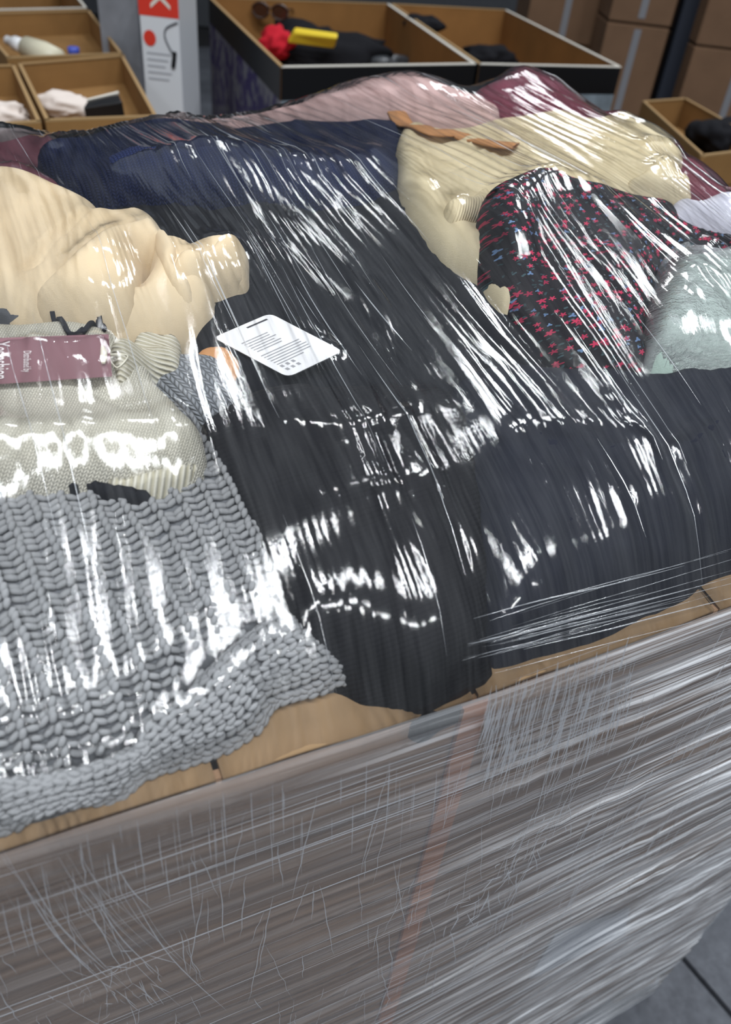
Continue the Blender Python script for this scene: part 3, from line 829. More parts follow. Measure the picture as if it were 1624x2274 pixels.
# ---- ivory knit sweater with tag
m_ivory = fabric('ivory_knit', srgb(208, 204, 190), 'knit', p=0.0036, q=0.0030, depth=0.0008, var=0.05, rot=0.4, dk=0.72)
m_ivrib = fabric('ivory_rib', srgb(212, 208, 194), 'rib', p=0.0042, depth=0.0011, var=0.04, col2=srgb(180, 174, 152))
ivory = garment('ivory_sweater', [(-110, 735), (0, 725), (120, 712), (220, 722), (265, 748), (330, 810), (352, 850), (405, 905), (450, 955), (456, 1000), (432, 1035), (380, 1050), (300, 1062), (210, 1056), (100, 1060), (0, 1068), (-110, 1072)],
        0.034, m_ivory, 'ivory knitted sweater lying on the grey chunky sweater', 'sweater', creases=(0.0015, 8, 10, 0.5), seed=20, r=0.022, sp=0.0032,
        folds=[([(130, 858), (200, 895), (310, 955)], 0.006, -0.006), ([(0, 1035), (150, 1035), (300, 1020), (400, 985)], 0.005, -0.006), ([(250, 830), (330, 860), (400, 920)], 0.010, 0.004)])
garment('sleeve_cuff', [(245, 758), (300, 742), (365, 730), (385, 735), (402, 765), (395, 800), (340, 812), (270, 830), (250, 790)], 0.016, m_ivrib, 'ribbed ivory cuff', parent=ivory.o, soft=2, sp=0.0028, uvrot=0.9, seed=3)
garment('hem_cuff', [(205, 1062), (300, 1045), (380, 1030), (440, 1020), (425, 1048), (380, 1068), (335, 1090), (322, 1080), (300, 1084), (285, 1068), (255, 1074), (245, 1062)], 0.012, m_ivrib, 'ribbed ivory hem end', parent=ivory.o, soft=2, sp=0.0028, uvrot=-0.2, smooth=2, seed=4)
garment('black_lining', [(150, 1066), (205, 1062), (250, 1074), (300, 1086), (335, 1094), (345, 1104), (300, 1106), (250, 1096), (200, 1080)], 0.009, m_black, 'black lining showing below the hem', parent=ivory.o, soft=1.5, sp=0.0025, r=0.006, seed=2)
m_stripe = fabric('black_yarn', srgb(30, 30, 36), 'fleece')
for pts in ([(118, 703), (140, 715), (150, 735), (165, 742), (185, 728)], [(150, 738), (175, 745), (190, 732), (200, 716), (222, 714), (232, 730)]):
    qv = catmull(hit(pts, HM, 0.004), 5, False)
    zz = sample(HM, qv[:, 0], qv[:, 1]) + 0.003
    V_, F_ = tube(np.concatenate([to_xy(qv[:, 0], qv[:, 1]), zz[:, None]], 1), 0.0019, 6)
    mesh_obj('black_trim', V_, F_, m_stripe, ivory.o, True)

# ---- cards and tags
def card(corners, z_off, th, mat, rad=0.004, lift=None):
    """flat rounded card laid on the heap; returns 3D frame"""
    q = hit(corners, HM, z_off)
    z = sample(blur(HM, 5), q[:, 0], q[:, 1]) + z_off
    P = np.concatenate([to_xy(q[:, 0], q[:, 1]), z[:, None]], 1)
    return P
def fit_plane(corners_px, zs):
    """corner pixels at given heights"""
    return np.array([at_z(x, y, z) for (x, y), z in zip(corners_px, zs)])
def rounded_quad(P, rad, k=4):
    out = []
    n = len(P)
    for i in range(n):
        a, b, c = P[i - 1], P[i], P[(i + 1) % n]
        d1 = (a - b) / np.linalg.norm(a - b); d2 = (c - b) / np.linalg.norm(c - b)
        p, q_ = b + d1 * rad, b + d2 * rad
        for s in range(k + 1):
            t = s / k
            out.append((1 - t) ** 2 * p + 2 * t * (1 - t) * b + t * t * q_)
    return np.array(out)
m_paper = plain('white_card', srgb(226, 226, 228), 0.5, 0.4)
m_grey_ink = plain('grey_print', srgb(150, 150, 154), 0.7)
m_dark_ink = plain('dark_print', srgb(60, 60, 66), 0.7)
def bilin(P, s, t):
    return (P[0] * (1 - s) + P[1] * s) * (1 - t) + (P[3] * (1 - s) + P[2] * s) * t
def print_quad(name, P, s0, s1, t0, t1, n, mat, parent, h=0.0004):
    q_ = [bilin(P, s, t) + n * h for s, t in ((s0, t0), (s1, t0), (s1, t1), (s0, t1))]
    return mesh_obj(name, q_, [(0, 1, 2, 3)], mat, parent)

cpx = [(474, 750), (600, 696), (762, 780), (640, 838)]
hz = [float(sample(HM, *hit([p], HM, 0.004)[0][:, None])[0]) for p in cpx]
zc = np.mean(hz) + 0.010
CP = fit_plane(cpx, [zc - 0.004, zc + 0.012, zc + 0.006, zc - 0.010])
nrm = np.cross(CP[1] - CP[0], CP[3] - CP[0]); nrm /= np.linalg.norm(nrm); nrm *= np.sign(nrm[2])
loop = rounded_quad(CP, 0.006)
v, f = prism(loop - nrm * 0.0005, loop + nrm * 0.0003)
care = mesh_obj('care_card', v, f, m_paper)
tag(care, 'white care card with rows of small print on the black sweatshirt', 'tag')
# side 0-1 is the upper left edge, side 0-3 the lower left edge
for i in range(13):
    tt = 0.26 + i * 0.042
    if i == 6: continue
    s_end = [0.62, 0.60, 0.66, 0.58, 0.64, 0.6, 0, 0.80, 0.78, 0.82, 0.80, 0.78, 0.60][i]
    print_quad('text_line', CP, 0.16 if i < 6 else 0.12, s_end, tt, tt + 0.014, nrm, m_grey_ink, care)
print_quad('heading_bar', CP, 0.50, 0.86, 0.06, 0.085, nrm, m_dark_ink, care)
for i in range(6):
    print_quad('care_symbol', CP, 0.12 + 0.10 * (i % 3), 0.17 + 0.10 * (i % 3), 0.80 + 0.07 * (i // 3), 0.84 + 0.07 * (i // 3), nrm, m_grey_ink, care)

tpx = [(-75, 753), (241, 742), (249, 836), (-75, 858)]
m_tag = plain('mauve_card', srgb(122, 84, 92), 0.55, 0.4)
hz = [float(sample(HM, *hit([p], HM, 0.004)[0][:, None])[0]) for p in tpx]
z_f = max(hz[2], hz[3]); 
TP = fit_plane(tpx, [z_f + 0.030, z_f + 0.026, z_f + 0.004, z_f + 0.006])
_n = np.cross(TP[3] - TP[0], TP[1] - TP[0]); _r = rays([tpx[2]])[0]; TP[2] = CAM + _r * (((TP[0] - CAM) @ _n) / (_r @ _n))
nt = np.cross(TP[3] - TP[0], TP[1] - TP[0]); nt /= np.linalg.norm(nt); nt *= np.sign(nt[2])
v, f = prism(TP - nt * 0.0008, TP + nt * 0.0003)
htag = mesh_obj('hang_tag', v, f, m_tag)
tag(htag, 'mauve cardboard hang tag with white lettering on the ivory sweater', 'tag')
def text_mesh(name, body, size, origin, xdir, ydir, mat, parent, cond=1.0):
    cu = bpy.data.curves.new(name, 'FONT'); cu.body = body; cu.size = size; cu.resolution_u = 3
    to = bpy.data.objects.new(name + '_tmp', cu); COL.objects.link(to)
    dg = bpy.context.evaluated_depsgraph_get(); dg.update()
    me = bpy.data.meshes.new_from_object(to.evaluated_get(dg))
    bpy.data.objects.remove(to)
    X = np.array(xdir) / np.linalg.norm(xdir); Y = np.array(ydir) / np.linalg.norm(ydir)
    co = np.empty(len(me.vertices) * 3, np.float32); me.vertices.foreach_get('co', co); co = co.reshape(-1, 3)
    out = np.array(origin)[None] + co[:, :1] * cond * X[None] + co[:, 1:2] * Y[None]
    me.vertices.foreach_set('co', out.astype(np.float32).ravel()); me.materials.clear(); me.materials.append(mat); me.update()
    me.name = name
    return link(bpy.data.objects.new(name, me), parent)
m_wprint = plain('white_print', srgb(232, 226, 228), 0.6)
dx = TP[1] - TP[0]; dx /= np.linalg.norm(dx)
dyv = TP[3] - TP[0]; dyl = np.linalg.norm(dyv); dyv = dyv / dyl
o0 = fit_plane([(2, 760)], [z_f + 0.028])[0]
k0 = (o0 - TP[0]) @ dx
text_mesh('brand_lettering', 'Yesfashion', 0.0145, TP[0] + dx * (k0 - 0.0045) + dyv * dyl * 0.08 + nt * 0.0008, dyv, dx, m_wprint, htag, dyl * 0.92 / 0.0145 / 4.9)
text_mesh('small_lettering', 'Distributed by', 0.0066, TP[0] + dx * (k0 + 0.0135) + dyv * dyl * 0.30 + nt * 0.0008, dyv, dx, m_wprint, htag, dyl * 0.45 / 0.0062 / 6.1)
# white plastic tie and its string
def on_tag(px, h=0.002):
    r_ = rays([px])[0]; t_ = ((TP[0] - CAM) @ nt) / (r_ @ nt); return CAM + r_ * t_ + nt * h
knot = on_tag((230, 788))
V_, F_ = tube([knot + dx * -0.001 - dyv * 0.006, knot - dyv * 0.002, knot + dyv * 0.003, knot + dyv * 0.006], [0.001, 0.0022, 0.0022, 0.001], 8)
m_tie = plain('white_plastic', srgb(226, 222, 206), 0.4)
mesh_obj('string_tie', V_, F_, m_tie, htag, True)
sp_ = hit([(262, 792), (285, 800), (262, 822), (246, 806)], HM, 0.002)
pts = [knot]
for a in sp_: pts.append(np.array([*to_xy(np.array(a[0]), np.array(a[1])), sample(HM, np.array([a[0]]), np.array([a[1]]))[0] + 0.003]))
V_, F_ = tube(catmull(pts, 5, False), 0.0006, 5)
mesh_obj('string', V_, F_, m_tie, htag, True)

# let the film clear the two cards
def raise_under(P, h):
    global HM
    q = to_uv(P[:, :2]); G = np.stack([GU.ravel(), GV.ravel()], 1)
    c = q.mean(0); k = inside(G, c + (q - c) * 1.04)
    A_ = np.column_stack([q, np.ones(len(q))]); co, *_ = np.linalg.lstsq(A_, P[:, 2], rcond=None)
    h_ = HM.ravel().copy(); h_[k] = np.maximum(h_[k], np.column_stack([G[k], np.ones(k.sum())]) @ co + h); HM = h_.reshape(HM.shape)
raise_under(TP, 0.002); raise_under(CP, 0.002)
# ================================================================== STRETCH FILM
def upper_hull(x, y):
    hl = []
    for p in zip(x, y):
        while len(hl) >= 2 and (hl[-1][0] - hl[-2][0]) * (p[1] - hl[-2][1]) - (hl[-1][1] - hl[-2][1]) * (p[0] - hl[-2][0]) >= 0: hl.pop()
        hl.append(p)
    a = np.array(hl); return np.interp(x, a[:, 0], a[:, 1])
FH = HM.copy()
jv = np.where((HV >= -0.008) & (HV <= V1))[0]
for i in range(len(HU)):
    col = HM[i, jv].copy(); col[0] = max(RIM + 0.002, col[0]); col[-1] = RIM
    hull = upper_hull(HV[jv], col)
    FH[i, jv] = col * 0.12 + hull * 0.88       # taut film: bridges most of the hollows
FH = blur(FH, 6.0)
FH = np.maximum(FH, blur(HM, 4.0) + 0.004)
FH = blur(FH, 4.0) + 0.002
FH = np.maximum(FH, HM + 0.002)
FH = np.maximum(blur(FH, 1.5), HM + 0.0038)
FH = blur(FH, 0.8)
fu = np.arange(U0 - 0.004, U1 + 0.004, 0.0008)
fv = np.concatenate([np.arange(-0.010, 0.30, 0.006), np.arange(0.30, V1 + 0.005, 0.010)])
A, B = np.meshgrid(fu, fv, indexing='ij')
def ridge(u, v):
    """stretch ridges that run along v, gathered in some places, calm in others"""
    w_ = u + 0.010 * N[4](u * 6, v * 3) + 0.004 * N[5](u * 22, v * 7)
    gath = 0.70 + 0.70 * sstep(-0.1, 0.5, N[6](w_ * 11 + 2, v * 1.3 + 4)) 
    a = np.sin(2 * np.pi * (w_ * 150 + 1.1 * N[7](w_ * 60, v * 10)))
    b = np.sin(2 * np.pi * (w_ * 62 + 1.3 * N[8](w_ * 26, v * 6)))
    d = np.sin(2 * np.pi * (w_ * 27 + 1.2 * N[10](w_ * 12, v * 4)))
    kf = sstep(0.15, 0.50, v)          # tight and smoother over the front shoulder, more gathered further back
    ma = 0.35 + 0.65 * sstep(-0.3, 0.4, N[9](w_ * 50, v * 12)); mb = 0.4 + 0.6 * sstep(-0.3, 0.4, N[11](w_ * 30, v * 7))
    c = N[9](w_ * 420, v * 14 + w_ * 60)
    return gath * (0.00026 * a * ma * (0.95 + 0.05 * kf) + 0.00070 * b * mb * (1.15 - 0.15 * kf) + 0.0008 * d + 0.00006 * c * kf) + 0.0012
Z = sample(FH, A.ravel(), B.ravel()).reshape(A.shape) + ridge(A, B)
dent = N[10](A * 30, B * 8) * 0.0010
Z = Z + np.maximum(dent, 0)
xy = to_xy(A.ravel(), B.ravel())
V = np.concatenate([xy, Z.ravel()[:, None]], 1)
ix = np.arange(A.size).reshape(A.shape)
qd = np.stack([ix[:-1, :-1].ravel(), ix[1:, :-1].ravel(), ix[1:, 1:].ravel(), ix[:-1, 1:].ravel()], 1)
m_film = film_material('stretch_film_top', 0.002, 0.09, 300, 9, 0.02, 0.00025, fmul=1.45)
film = empty('stretch_film', (*plan[1], FZ + 0.03), 'clear stretch film wrapped over the clothes and the bulk carton', 'plastic film')
fast_mesh('top_sheet', local(film, V), qd, m_film, film, True, np.stack([A.ravel(), B.ravel()], 1))

# side wrap round the carton
def ring_path():
    pts = [(U0 - 0.006, 0.30), (U0 - 0.006, 0.03), (U0 + 0.02, 0.006), (-0.25, -0.003), (0.0, -0.0085), (0.30, -0.003), (U1 - 0.02, 0.004), (U1 + 0.008, 0.03), (U1 + 0.008, 0.5), (U1 + 0.008, V1 - 0.03), (U1 - 0.02, V1 + 0.008), (0.0, V1 + 0.008), (U0, V1 + 0.006)]
    out = [np.array(pts[0])]
    for a, b in zip(pts[:-1], pts[1:]):
        a, b = np.array(a), np.array(b); n = max(1, int(np.linalg.norm(b - a) / 0.008))
        out += [a + (b - a) * k / n for k in range(1, n + 1)]
    out = np.array(out)
    k = np.ones(5) / 5
    sm = np.stack([np.convolve(np.pad(out[:, i], 2, mode='edge'), k, 'valid') for i in range(2)], 1)
    return sm
RP = ring_path()
RS = np.concatenate([[0], np.cumsum(np.linalg.norm(np.diff(RP, axis=0), axis=1))])
RT = np.gradient(RP, axis=0); RT /= np.linalg.norm(RT, axis=1)[:, None]
RN = np.stack([RT[:, 1], -RT[:, 0]], 1)
def wrap_pt(s, z, out=0.0):
    p = np.stack([np.interp(s, RS, RP[:, i]) for i in range(2)], -1); n = np.stack([np.interp(s, RS, RN[:, i]) for i in range(2)], -1)
    p = p + n * np.asarray(out)[..., None]
    xy_ = to_xy(p[..., 0], p[..., 1])
    return np.concatenate([xy_, np.asarray(z)[..., None]], -1)
S_MID = float(RS[np.argmin(np.abs(RP[:, 0]) + np.abs(RP[:, 1] + 0.008))])
zz = np.arange(FZ + 0.03, RIM + 0.010, 0.0022)
A, B = np.meshgrid(RS[::2], zz, indexing='ij')
def ridge_h(s, z):
    w_ = z + 0.02 * N[4](s * 2 + 9, z * 3) + 0.05 * s * 0.15
    a = 1 - np.abs(N[7](w_ * 130, s * 4 + w_ * 20)); b = 1 - np.abs(N[8](w_ * 55, s * 2.5))
    vert = (1 - np.abs(N[10](s * 130 + z * 4, z * 9))) ** 4
    vm = sstep(0.0, 0.5, N[6](s * 6 + 3, z * 6 + 1))
    return 0.0016 * a ** 3 + 0.0030 * b ** 3 + 0.0012 * vert * vm + 0.003 * np.maximum(0, N[11](s * 7, z * 9))
inset = np.where(B > RIM, -(B - RIM) * 0.35, 0)       # the top edge leans in over the rim
P = wrap_pt(A, B, ridge_h(A, B) + inset + 0.001)
ix = np.arange(A.size).reshape(A.shape)
qd = np.stack([ix[:-1, :-1].ravel(), ix[1:, :-1].ravel(), ix[1:, 1:].ravel(), ix[:-1, 1:].ravel()], 1)
m_wrap = film_material('stretch_film_sides', 0.075, 0.22, 430, 2.2, 0.36, 0.0006, tint=(0.92, 0.94, 0.98), fmul=0.9, sheen_ramp=(0.14, 2.5, S_MID + 0.02, S_MID + 0.60), cut=(0.46, 0.62))  # streaks whitened towards the right end to paint in its brighter sheen
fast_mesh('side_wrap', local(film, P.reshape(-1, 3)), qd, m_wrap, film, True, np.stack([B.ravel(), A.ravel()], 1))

# fine gathered creases of the film as thin ridges
def ribbons(name, lines, mat):
    Vs = []; Fs = []; n = 0
    for path, nor, wdt in lines:
        path = np.asarray(path); k = len(path)
        T = np.gradient(path, axis=0); T /= np.linalg.norm(T, axis=1)[:, None] + 1e-12
        nor = np.broadcast_to(np.asarray(nor, float), path.shape)
        S = np.cross(T, nor); S /= np.linalg.norm(S, axis=1)[:, None] + 1e-12
        tp = np.sin(np.linspace(0.12, math.pi - 0.12, k))[:, None] * wdt
        Vs += [path - S * tp * 0.5, path + S * tp * 0.5, path + nor * tp * 0.55]
        i = np.arange(k - 1)
        a, b, c = n + i, n + k + i, n + 2 * k + i
        Fs += [np.stack([a, a + 1, c + 1, c], 1), np.stack([c, c + 1, b + 1, b], 1)]
        n += 3 * k
    o = fast_mesh(name, local(film, np.concatenate(Vs)), np.concatenate(Fs), mat, film, True)
    o['kind'] = 'stuff'
    return o
m_str = strand_material('film_crease', 0.62, (0.74, 0.77, 0.82), 0.16)
lines = []
for k in range(620):
    u = rng.uniform(U0 + 0.02, U1 - 0.03); v0 = rng.uniform(-0.01, 1.0)
    dens = 0.2 + 0.8 * float(sstep(-0.1, 0.4, N[6](np.array([u * 11 + 2]), np.array([v0 * 1.3 + 4]))[0]))
    if rng.rand() > dens: continue
    L = rng.uniform(0.03, 0.22) * (1 + v0); v1 = min(v0 + L, V1 - 0.01)
    n_ = max(5, int((v1 - v0) / 0.012)); vv_ = np.linspace(v0, v1, n_)
    uu_ = u + rng.normal(0, 0.035) * (vv_ - v0) + 0.004 * N[5](np.full(n_, u * 22), vv_ * 7)
    zz_ = sample(FH, uu_, vv_) + 0.0012
    lines.append((np.concatenate([to_xy(uu_, vv_), zz_[:, None]], 1), (0, 0, 1), rng.choice([0.0006, 0.0009, 0.0014], p=[0.5, 0.35, 0.15])))
for k in range(34):      # bundle of stretched strands along the front, over the dark hems
    f0 = rng.uniform(0, 0.35); f1 = f0 + rng.uniform(0.2, 0.9); dy = rng.normal(0, 26)
    xs = np.linspace(980 + 700 * f0, 980 + 700 * min(f1, 1.05), 9)
    px = np.stack([xs, 1462 - (xs - 980) * 0.262 + dy + rng.normal(0, 0.02) * (xs - 980)], 1)
    qf = hit(px, FH, 0.002)
    P = np.concatenate([to_xy(qf[:, 0], qf[:, 1]), (sample(FH, qf[:, 0], qf[:, 1]) + 0.002)[:, None]], 1)
    P = np.stack([np.interp(np.linspace(0, 8, 30), np.arange(9), np.convolve(np.pad(P[:, c_], 1, mode='edge'), [0.25, 0.5, 0.25], 'valid')) for c_ in range(3)], 1)
    lines.append((P, np.array([UD[1] * 0.7, -UD[0] * 0.7, 0.7]), rng.choice([0.00025, 0.0004, 0.0008], p=[0.5, 0.35, 0.15])))
ribbons('top_creases', lines, m_str)
lines = []
S_front0 = RS[np.argmin(np.abs(RP[:, 0] - U0) + np.abs(RP[:, 1]))]
for k in range(420):     # round the carton
    s = rng.uniform(0.28, 1.62); z = rng.uniform(FZ + 0.08, RIM + 0.02); L = rng.uniform(0.05, 0.5)
    ss_ = np.linspace(s, s + L, max(5, int(L / 0.012)))
    z_ = z + (ss_ - s) * rng.normal(0.0, 0.015)
    ins_ = np.where(z_ > RIM, -(z_ - RIM) * 0.35, 0)
    P = wrap_pt(ss_, z_, ins_ + 0.0055)
    n_ = np.concatenate([(RN[np.searchsorted(RS, s) % len(RN)] @ np.stack([UD, VD])), [0]])
    lines.append((P, n_, rng.choice([0.0003, 0.0005, 0.0009], p=[0.5, 0.35, 0.15])))
for k in range(260):     # upright gathers below the rim
    s = rng.choice([rng.uniform(0.30, 0.85), rng.uniform(0.88, 1.15)]); z = rng.uniform(0.55, RIM); L = rng.uniform(0.02, 0.14)
    z_ = np.linspace(z, max(0.3, z - L), 9)
    ss_ = s + rng.normal(0, 0.12) * (z - z_) + 0.0012 * N[3](z_ * 120, np.full(9, s * 50))
    P = wrap_pt(ss_, z_, np.full(9, 0.0058))
    n_ = np.concatenate([(RN[np.searchsorted(RS, s) % len(RN)] @ np.stack([UD, VD])), [0]])
    lines.append((P, n_, rng.choice([0.0005, 0.0008], p=[0.7, 0.3])))
def front_strand(px, w, out=0.0165):
    P = on_face(px, out); P = catmull(P, 6, False)
    n_ = np.array([UD[1], -UD[0], 0.0])
    lines.append((P, n_, w))
for k in range(210):     # dense upright crinkles right of the edge strip
    x = 1085 + 330 * rng.rand() ** 1.3; y = 1500 - (x - 1085) * 0.36 + rng.uniform(20, 200); L = rng.uniform(30, 130)
    front_strand([(x, y), (x - L * 0.10 + rng.normal(0, 3), y + L * 0.5), (x - L * 0.26, y + L)], rng.choice([0.0006, 0.0010]))
for k in range(60):      # crumple where the film was pulled together
    t_ = rng.rand(); x = 1250 - 250 * t_ + rng.normal(0, 14); y = 1790 + 290 * t_ + rng.normal(0, 22); L = rng.uniform(15, 55)
    an_ = rng.normal(2.0, 0.5)
    front_strand([(x, y), (x + math.cos(an_) * L / 2 + rng.normal(0, 3), y + math.sin(an_) * L / 2), (x + math.cos(an_) * L, y + math.sin(an_) * L)], rng.choice([0.0006, 0.0010]))
for k in range(50):      # crumple low on the left
    x = 250 + rng.normal(0, 70); y = 2180 + rng.normal(0, 45); L = rng.uniform(15, 70); an_ = rng.normal(0.9, 0.7)
    front_strand([(x, y), (x + math.cos(an_) * L / 2 + rng.normal(0, 4), y + math.sin(an_) * L / 2), (x + math.cos(an_) * L, y + math.sin(an_) * L)], rng.choice([0.0003, 0.0006]))
for k in range(24):      # long slack folds sweeping down to it
    x = rng.uniform(-20, 300); y = 1930 + rng.uniform(-60, 60) + x * 0.05; L = rng.uniform(90, 300)
    front_strand([(x, y), (x + L * 0.33, y + L * 0.52), (x + L * 0.75, y + L * 0.92)], rng.choice([0.00025, 0.0004, 0.0008]))
for k in range(60):      # short upright folds on the left half
    x = rng.uniform(0, 1000); y = 1880 - x * 0.297 + rng.uniform(10, 160); L = rng.uniform(40, 160); sl = 0.25 - 0.00035 * x
    front_strand([(x, y), (x + L * sl * 0.4, y + L * 0.5), (x + L * sl, y + L)], rng.choice([0.0003, 0.0006]))
ribbons('side_creases', lines, m_str)

# ================================================================== AROUND: other pallets and cartons
def poly_carton(name, corners_px, z_top, z_bot, label, mat_in, th=0.006, mat_rim=None, group=None, shrink=0.985, floor_z=None):
    P = np.array([at_z(x, y, z_top)[:2] for x, y in corners_px])
    area2 = sum(P[i][0] * P[(i + 1) % 4][1] - P[(i + 1) % 4][0] * P[i][1] for i in range(4))
    if area2 < 0: P = P[::-1]
    c = P.mean(0); P = c + (P - c) * shrink
    o = empty(name, (*c, z_bot), label, 'carton', group)
    for i in range(4):
        v, f = wall(P[i], P[(i + 1) % 4], z_bot, z_top, th)
        w_ = mesh_obj('wall_panel', local(o, v), f, mat_in, o)
        if mat_rim:
            v, f = wall(P[i], P[(i + 1) % 4], z_top, z_top + 0.004, th + 0.002)
            mesh_obj('rim_edge', local(o, v), f, mat_rim, o)
    fz = floor_z if floor_z is not None else z_bot + 0.01
    v, f = prism([(*p, fz - 0.006) for p in P], [(*p, fz) for p in P])
    mesh_obj('base_panel', local(o, v), f, mat_in, o)
    o['_c'] = 0
    del o['_c']
    return o, P
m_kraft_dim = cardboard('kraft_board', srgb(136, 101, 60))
m_white_edge = plain('white_cut_edge', srgb(205, 200, 190), 0.6)
m_kraft_edge = plain('kraft_cut_edge', srgb(150, 122, 84), 0.8)
ZL = 0.95
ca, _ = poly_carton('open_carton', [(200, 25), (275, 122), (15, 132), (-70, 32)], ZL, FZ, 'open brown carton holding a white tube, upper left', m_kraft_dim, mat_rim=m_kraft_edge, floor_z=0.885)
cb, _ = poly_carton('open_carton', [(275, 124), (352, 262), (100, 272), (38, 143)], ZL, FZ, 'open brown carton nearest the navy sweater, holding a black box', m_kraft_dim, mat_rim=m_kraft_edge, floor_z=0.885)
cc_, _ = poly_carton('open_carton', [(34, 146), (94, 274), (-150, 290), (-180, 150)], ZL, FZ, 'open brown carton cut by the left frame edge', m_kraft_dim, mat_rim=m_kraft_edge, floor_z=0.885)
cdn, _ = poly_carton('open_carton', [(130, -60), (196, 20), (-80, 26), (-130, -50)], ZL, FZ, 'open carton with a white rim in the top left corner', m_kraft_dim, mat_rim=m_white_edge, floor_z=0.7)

def lathe(profile, axis0, axis1, sides=14):
    """profile of (distance along 0..1, radius) between two points"""
    a = np.array(axis0, float); b = np.array(axis1, float)
    path = np.array([a + (b - a) * t for t, r_ in profile])
    T = (b - a) / np.linalg.norm(b - a)
    ref = np.array([0, 0, 1.0]) if abs(T[2]) < 0.9 else np.array([1.0, 0, 0])
    A_ = np.cross(T, ref); A_ /= np.linalg.norm(A_); B_ = np.cross(T, A_)
    an = np.arange(sides) / sides * 2 * np.pi
    V = np.concatenate([p + r_ * (np.cos(an)[:, None] * A_ + np.sin(an)[:, None] * B_) for p, (t, r_) in zip(path, profile)])
    F = [(i * sides + j, i * sides + (j + 1) % sides, (i + 1) * sides + (j + 1) % sides, (i + 1) * sides + j) for i in range(len(profile) - 1) for j in range(sides)]
    F += [tuple(range(sides - 1, -1, -1)), tuple(range((len(profile) - 1) * sides, len(profile) * sides))]
    return V, F
m_tubep = plain('cream_plastic', srgb(196, 190, 168), 0.4)
m_whitep = plain('white_plastic_cap', srgb(220, 220, 222), 0.35)
p_a, p_b = at_z(58, 106, 0.925), at_z(130, 134, 0.916)
V_, F_ = lathe([(0, 0.012), (0.03, 0.030), (0.6, 0.034), (0.97, 0.030), (1, 0.004)], p_a, p_b)
tb = mesh_obj('lotion_tube', V_, F_, m_tubep, None, True); tag(tb, 'cream plastic tube lying in the upper left carton', 'tube')
d_ = (p_a - p_b) / np.linalg.norm(p_a - p_b)
V_, F_ = lathe([(0, 0.012), (0.05, 0.020), (0.55, 0.020), (0.6, 0.012), (0.95, 0.013), (1, 0.008)], p_a, p_a + d_ * 0.085)
mesh_obj('cap', V_, F_, m_whitep, tb, True)
p_a = at_z(165, 125, 0.918)
V_, F_ = lathe([(0, 0.02), (0.1, 0.026), (0.7, 0.026), (0.85, 0.014), (1.0, 0.014)], p_a - [0, 0, 0.033], p_a + [0, 0, 0.005])
bt = mesh_obj('small_bottle', V_, F_, m_whitep, None, True); tag(bt, 'small white bottle with a blue cap in the upper left carton', 'bottle')
V_, F_ = lathe([(0, 0.016), (0.9, 0.016), (1.0, 0.012)], p_a + [0, 0, 0.005], p_a + [0, 0, 0.024])
mesh_obj('cap', V_, F_, plain('blue_plastic', srgb(70, 84, 170), 0.35), bt, True)

def slab(name, corners_px, zs, th, mat, label=None, cat=None, parent=None, bev=0.0):
    P = np.array([at_z(x, y, z) for (x, y), z in zip(corners_px, zs)])
    n = np.cross(P[1] - P[0], P[3] - P[0]); n /= np.linalg.norm(n); n *= np.sign(n[2]) or 1
    v, f = prism(P - n * th, P)
    o = mesh_obj(name, v, f, mat, parent)
    if bev: bevel(o, bev)
    if label: tag(o, label, cat)
    return o
m_blackbox = plain('black_gloss_card', srgb(22, 22, 24), 0.35)
bb = slab('black_box', [(185, 238), (195, 222), (262, 205), (272, 226)], [0.925, 0.93, 0.945, 0.935], 0.035, m_blackbox, 'flat black box with a pale edge in the nearest left carton', 'box', bev=0.003)
slab('pale_lid_edge', [(193, 222), (194, 219), (263, 202), (263, 206)], [0.932, 0.934, 0.949, 0.947], 0.006, m_white_edge, parent=bb)

def blob(name, px, z, rad, mat, label, cat, squash=(1, 1, 0.6), seed=0, amp=0.25):
    """crumpled soft bundle"""
    c = at_z(px[0], px[1], z)
    bm = bmesh.new(); bmesh.ops.create_icosphere(bm, subdivisions=4, radius=1.0)
    V = np.array([v.co[:] for v in bm.verts]); F = [[v.index for v in f.verts] for f in bm.faces]; bm.free()
    n = N[1](V[:, 0] * 2.3 + seed, V[:, 1] * 2.3 + V[:, 2] * 1.7 + seed) + 0.5 * N[2](V[:, 0] * 5 + seed, V[:, 1] * 5 - V[:, 2] * 4)
    V = V * (1 + amp * n)[:, None] * rad * np.array(squash)
    o = mesh_obj(name, V + c, F, mat, None, True)
    return tag(o, label, cat)
m_pale = fabric('pale_tissue', srgb(208, 196, 188), 'fleece'); m_blackcloth = fabric('black_nylon', srgb(20, 20, 24), 'fleece'); m_redcloth = fabric('red_cloth', srgb(176, 30, 44), 'fleece')
blob('pink_tissue', (150, 236), 0.91, 0.05, m_pale, 'crumpled pale pink tissue beside the black box', 'tissue', (1.5, 0.9, 0.6), 3)
blob('white_tissue', (10, 254), 0.915, 0.045, m_pale, 'crumpled white tissue at the left frame edge', 'tissue', (1.3, 1, 0.6), 6)

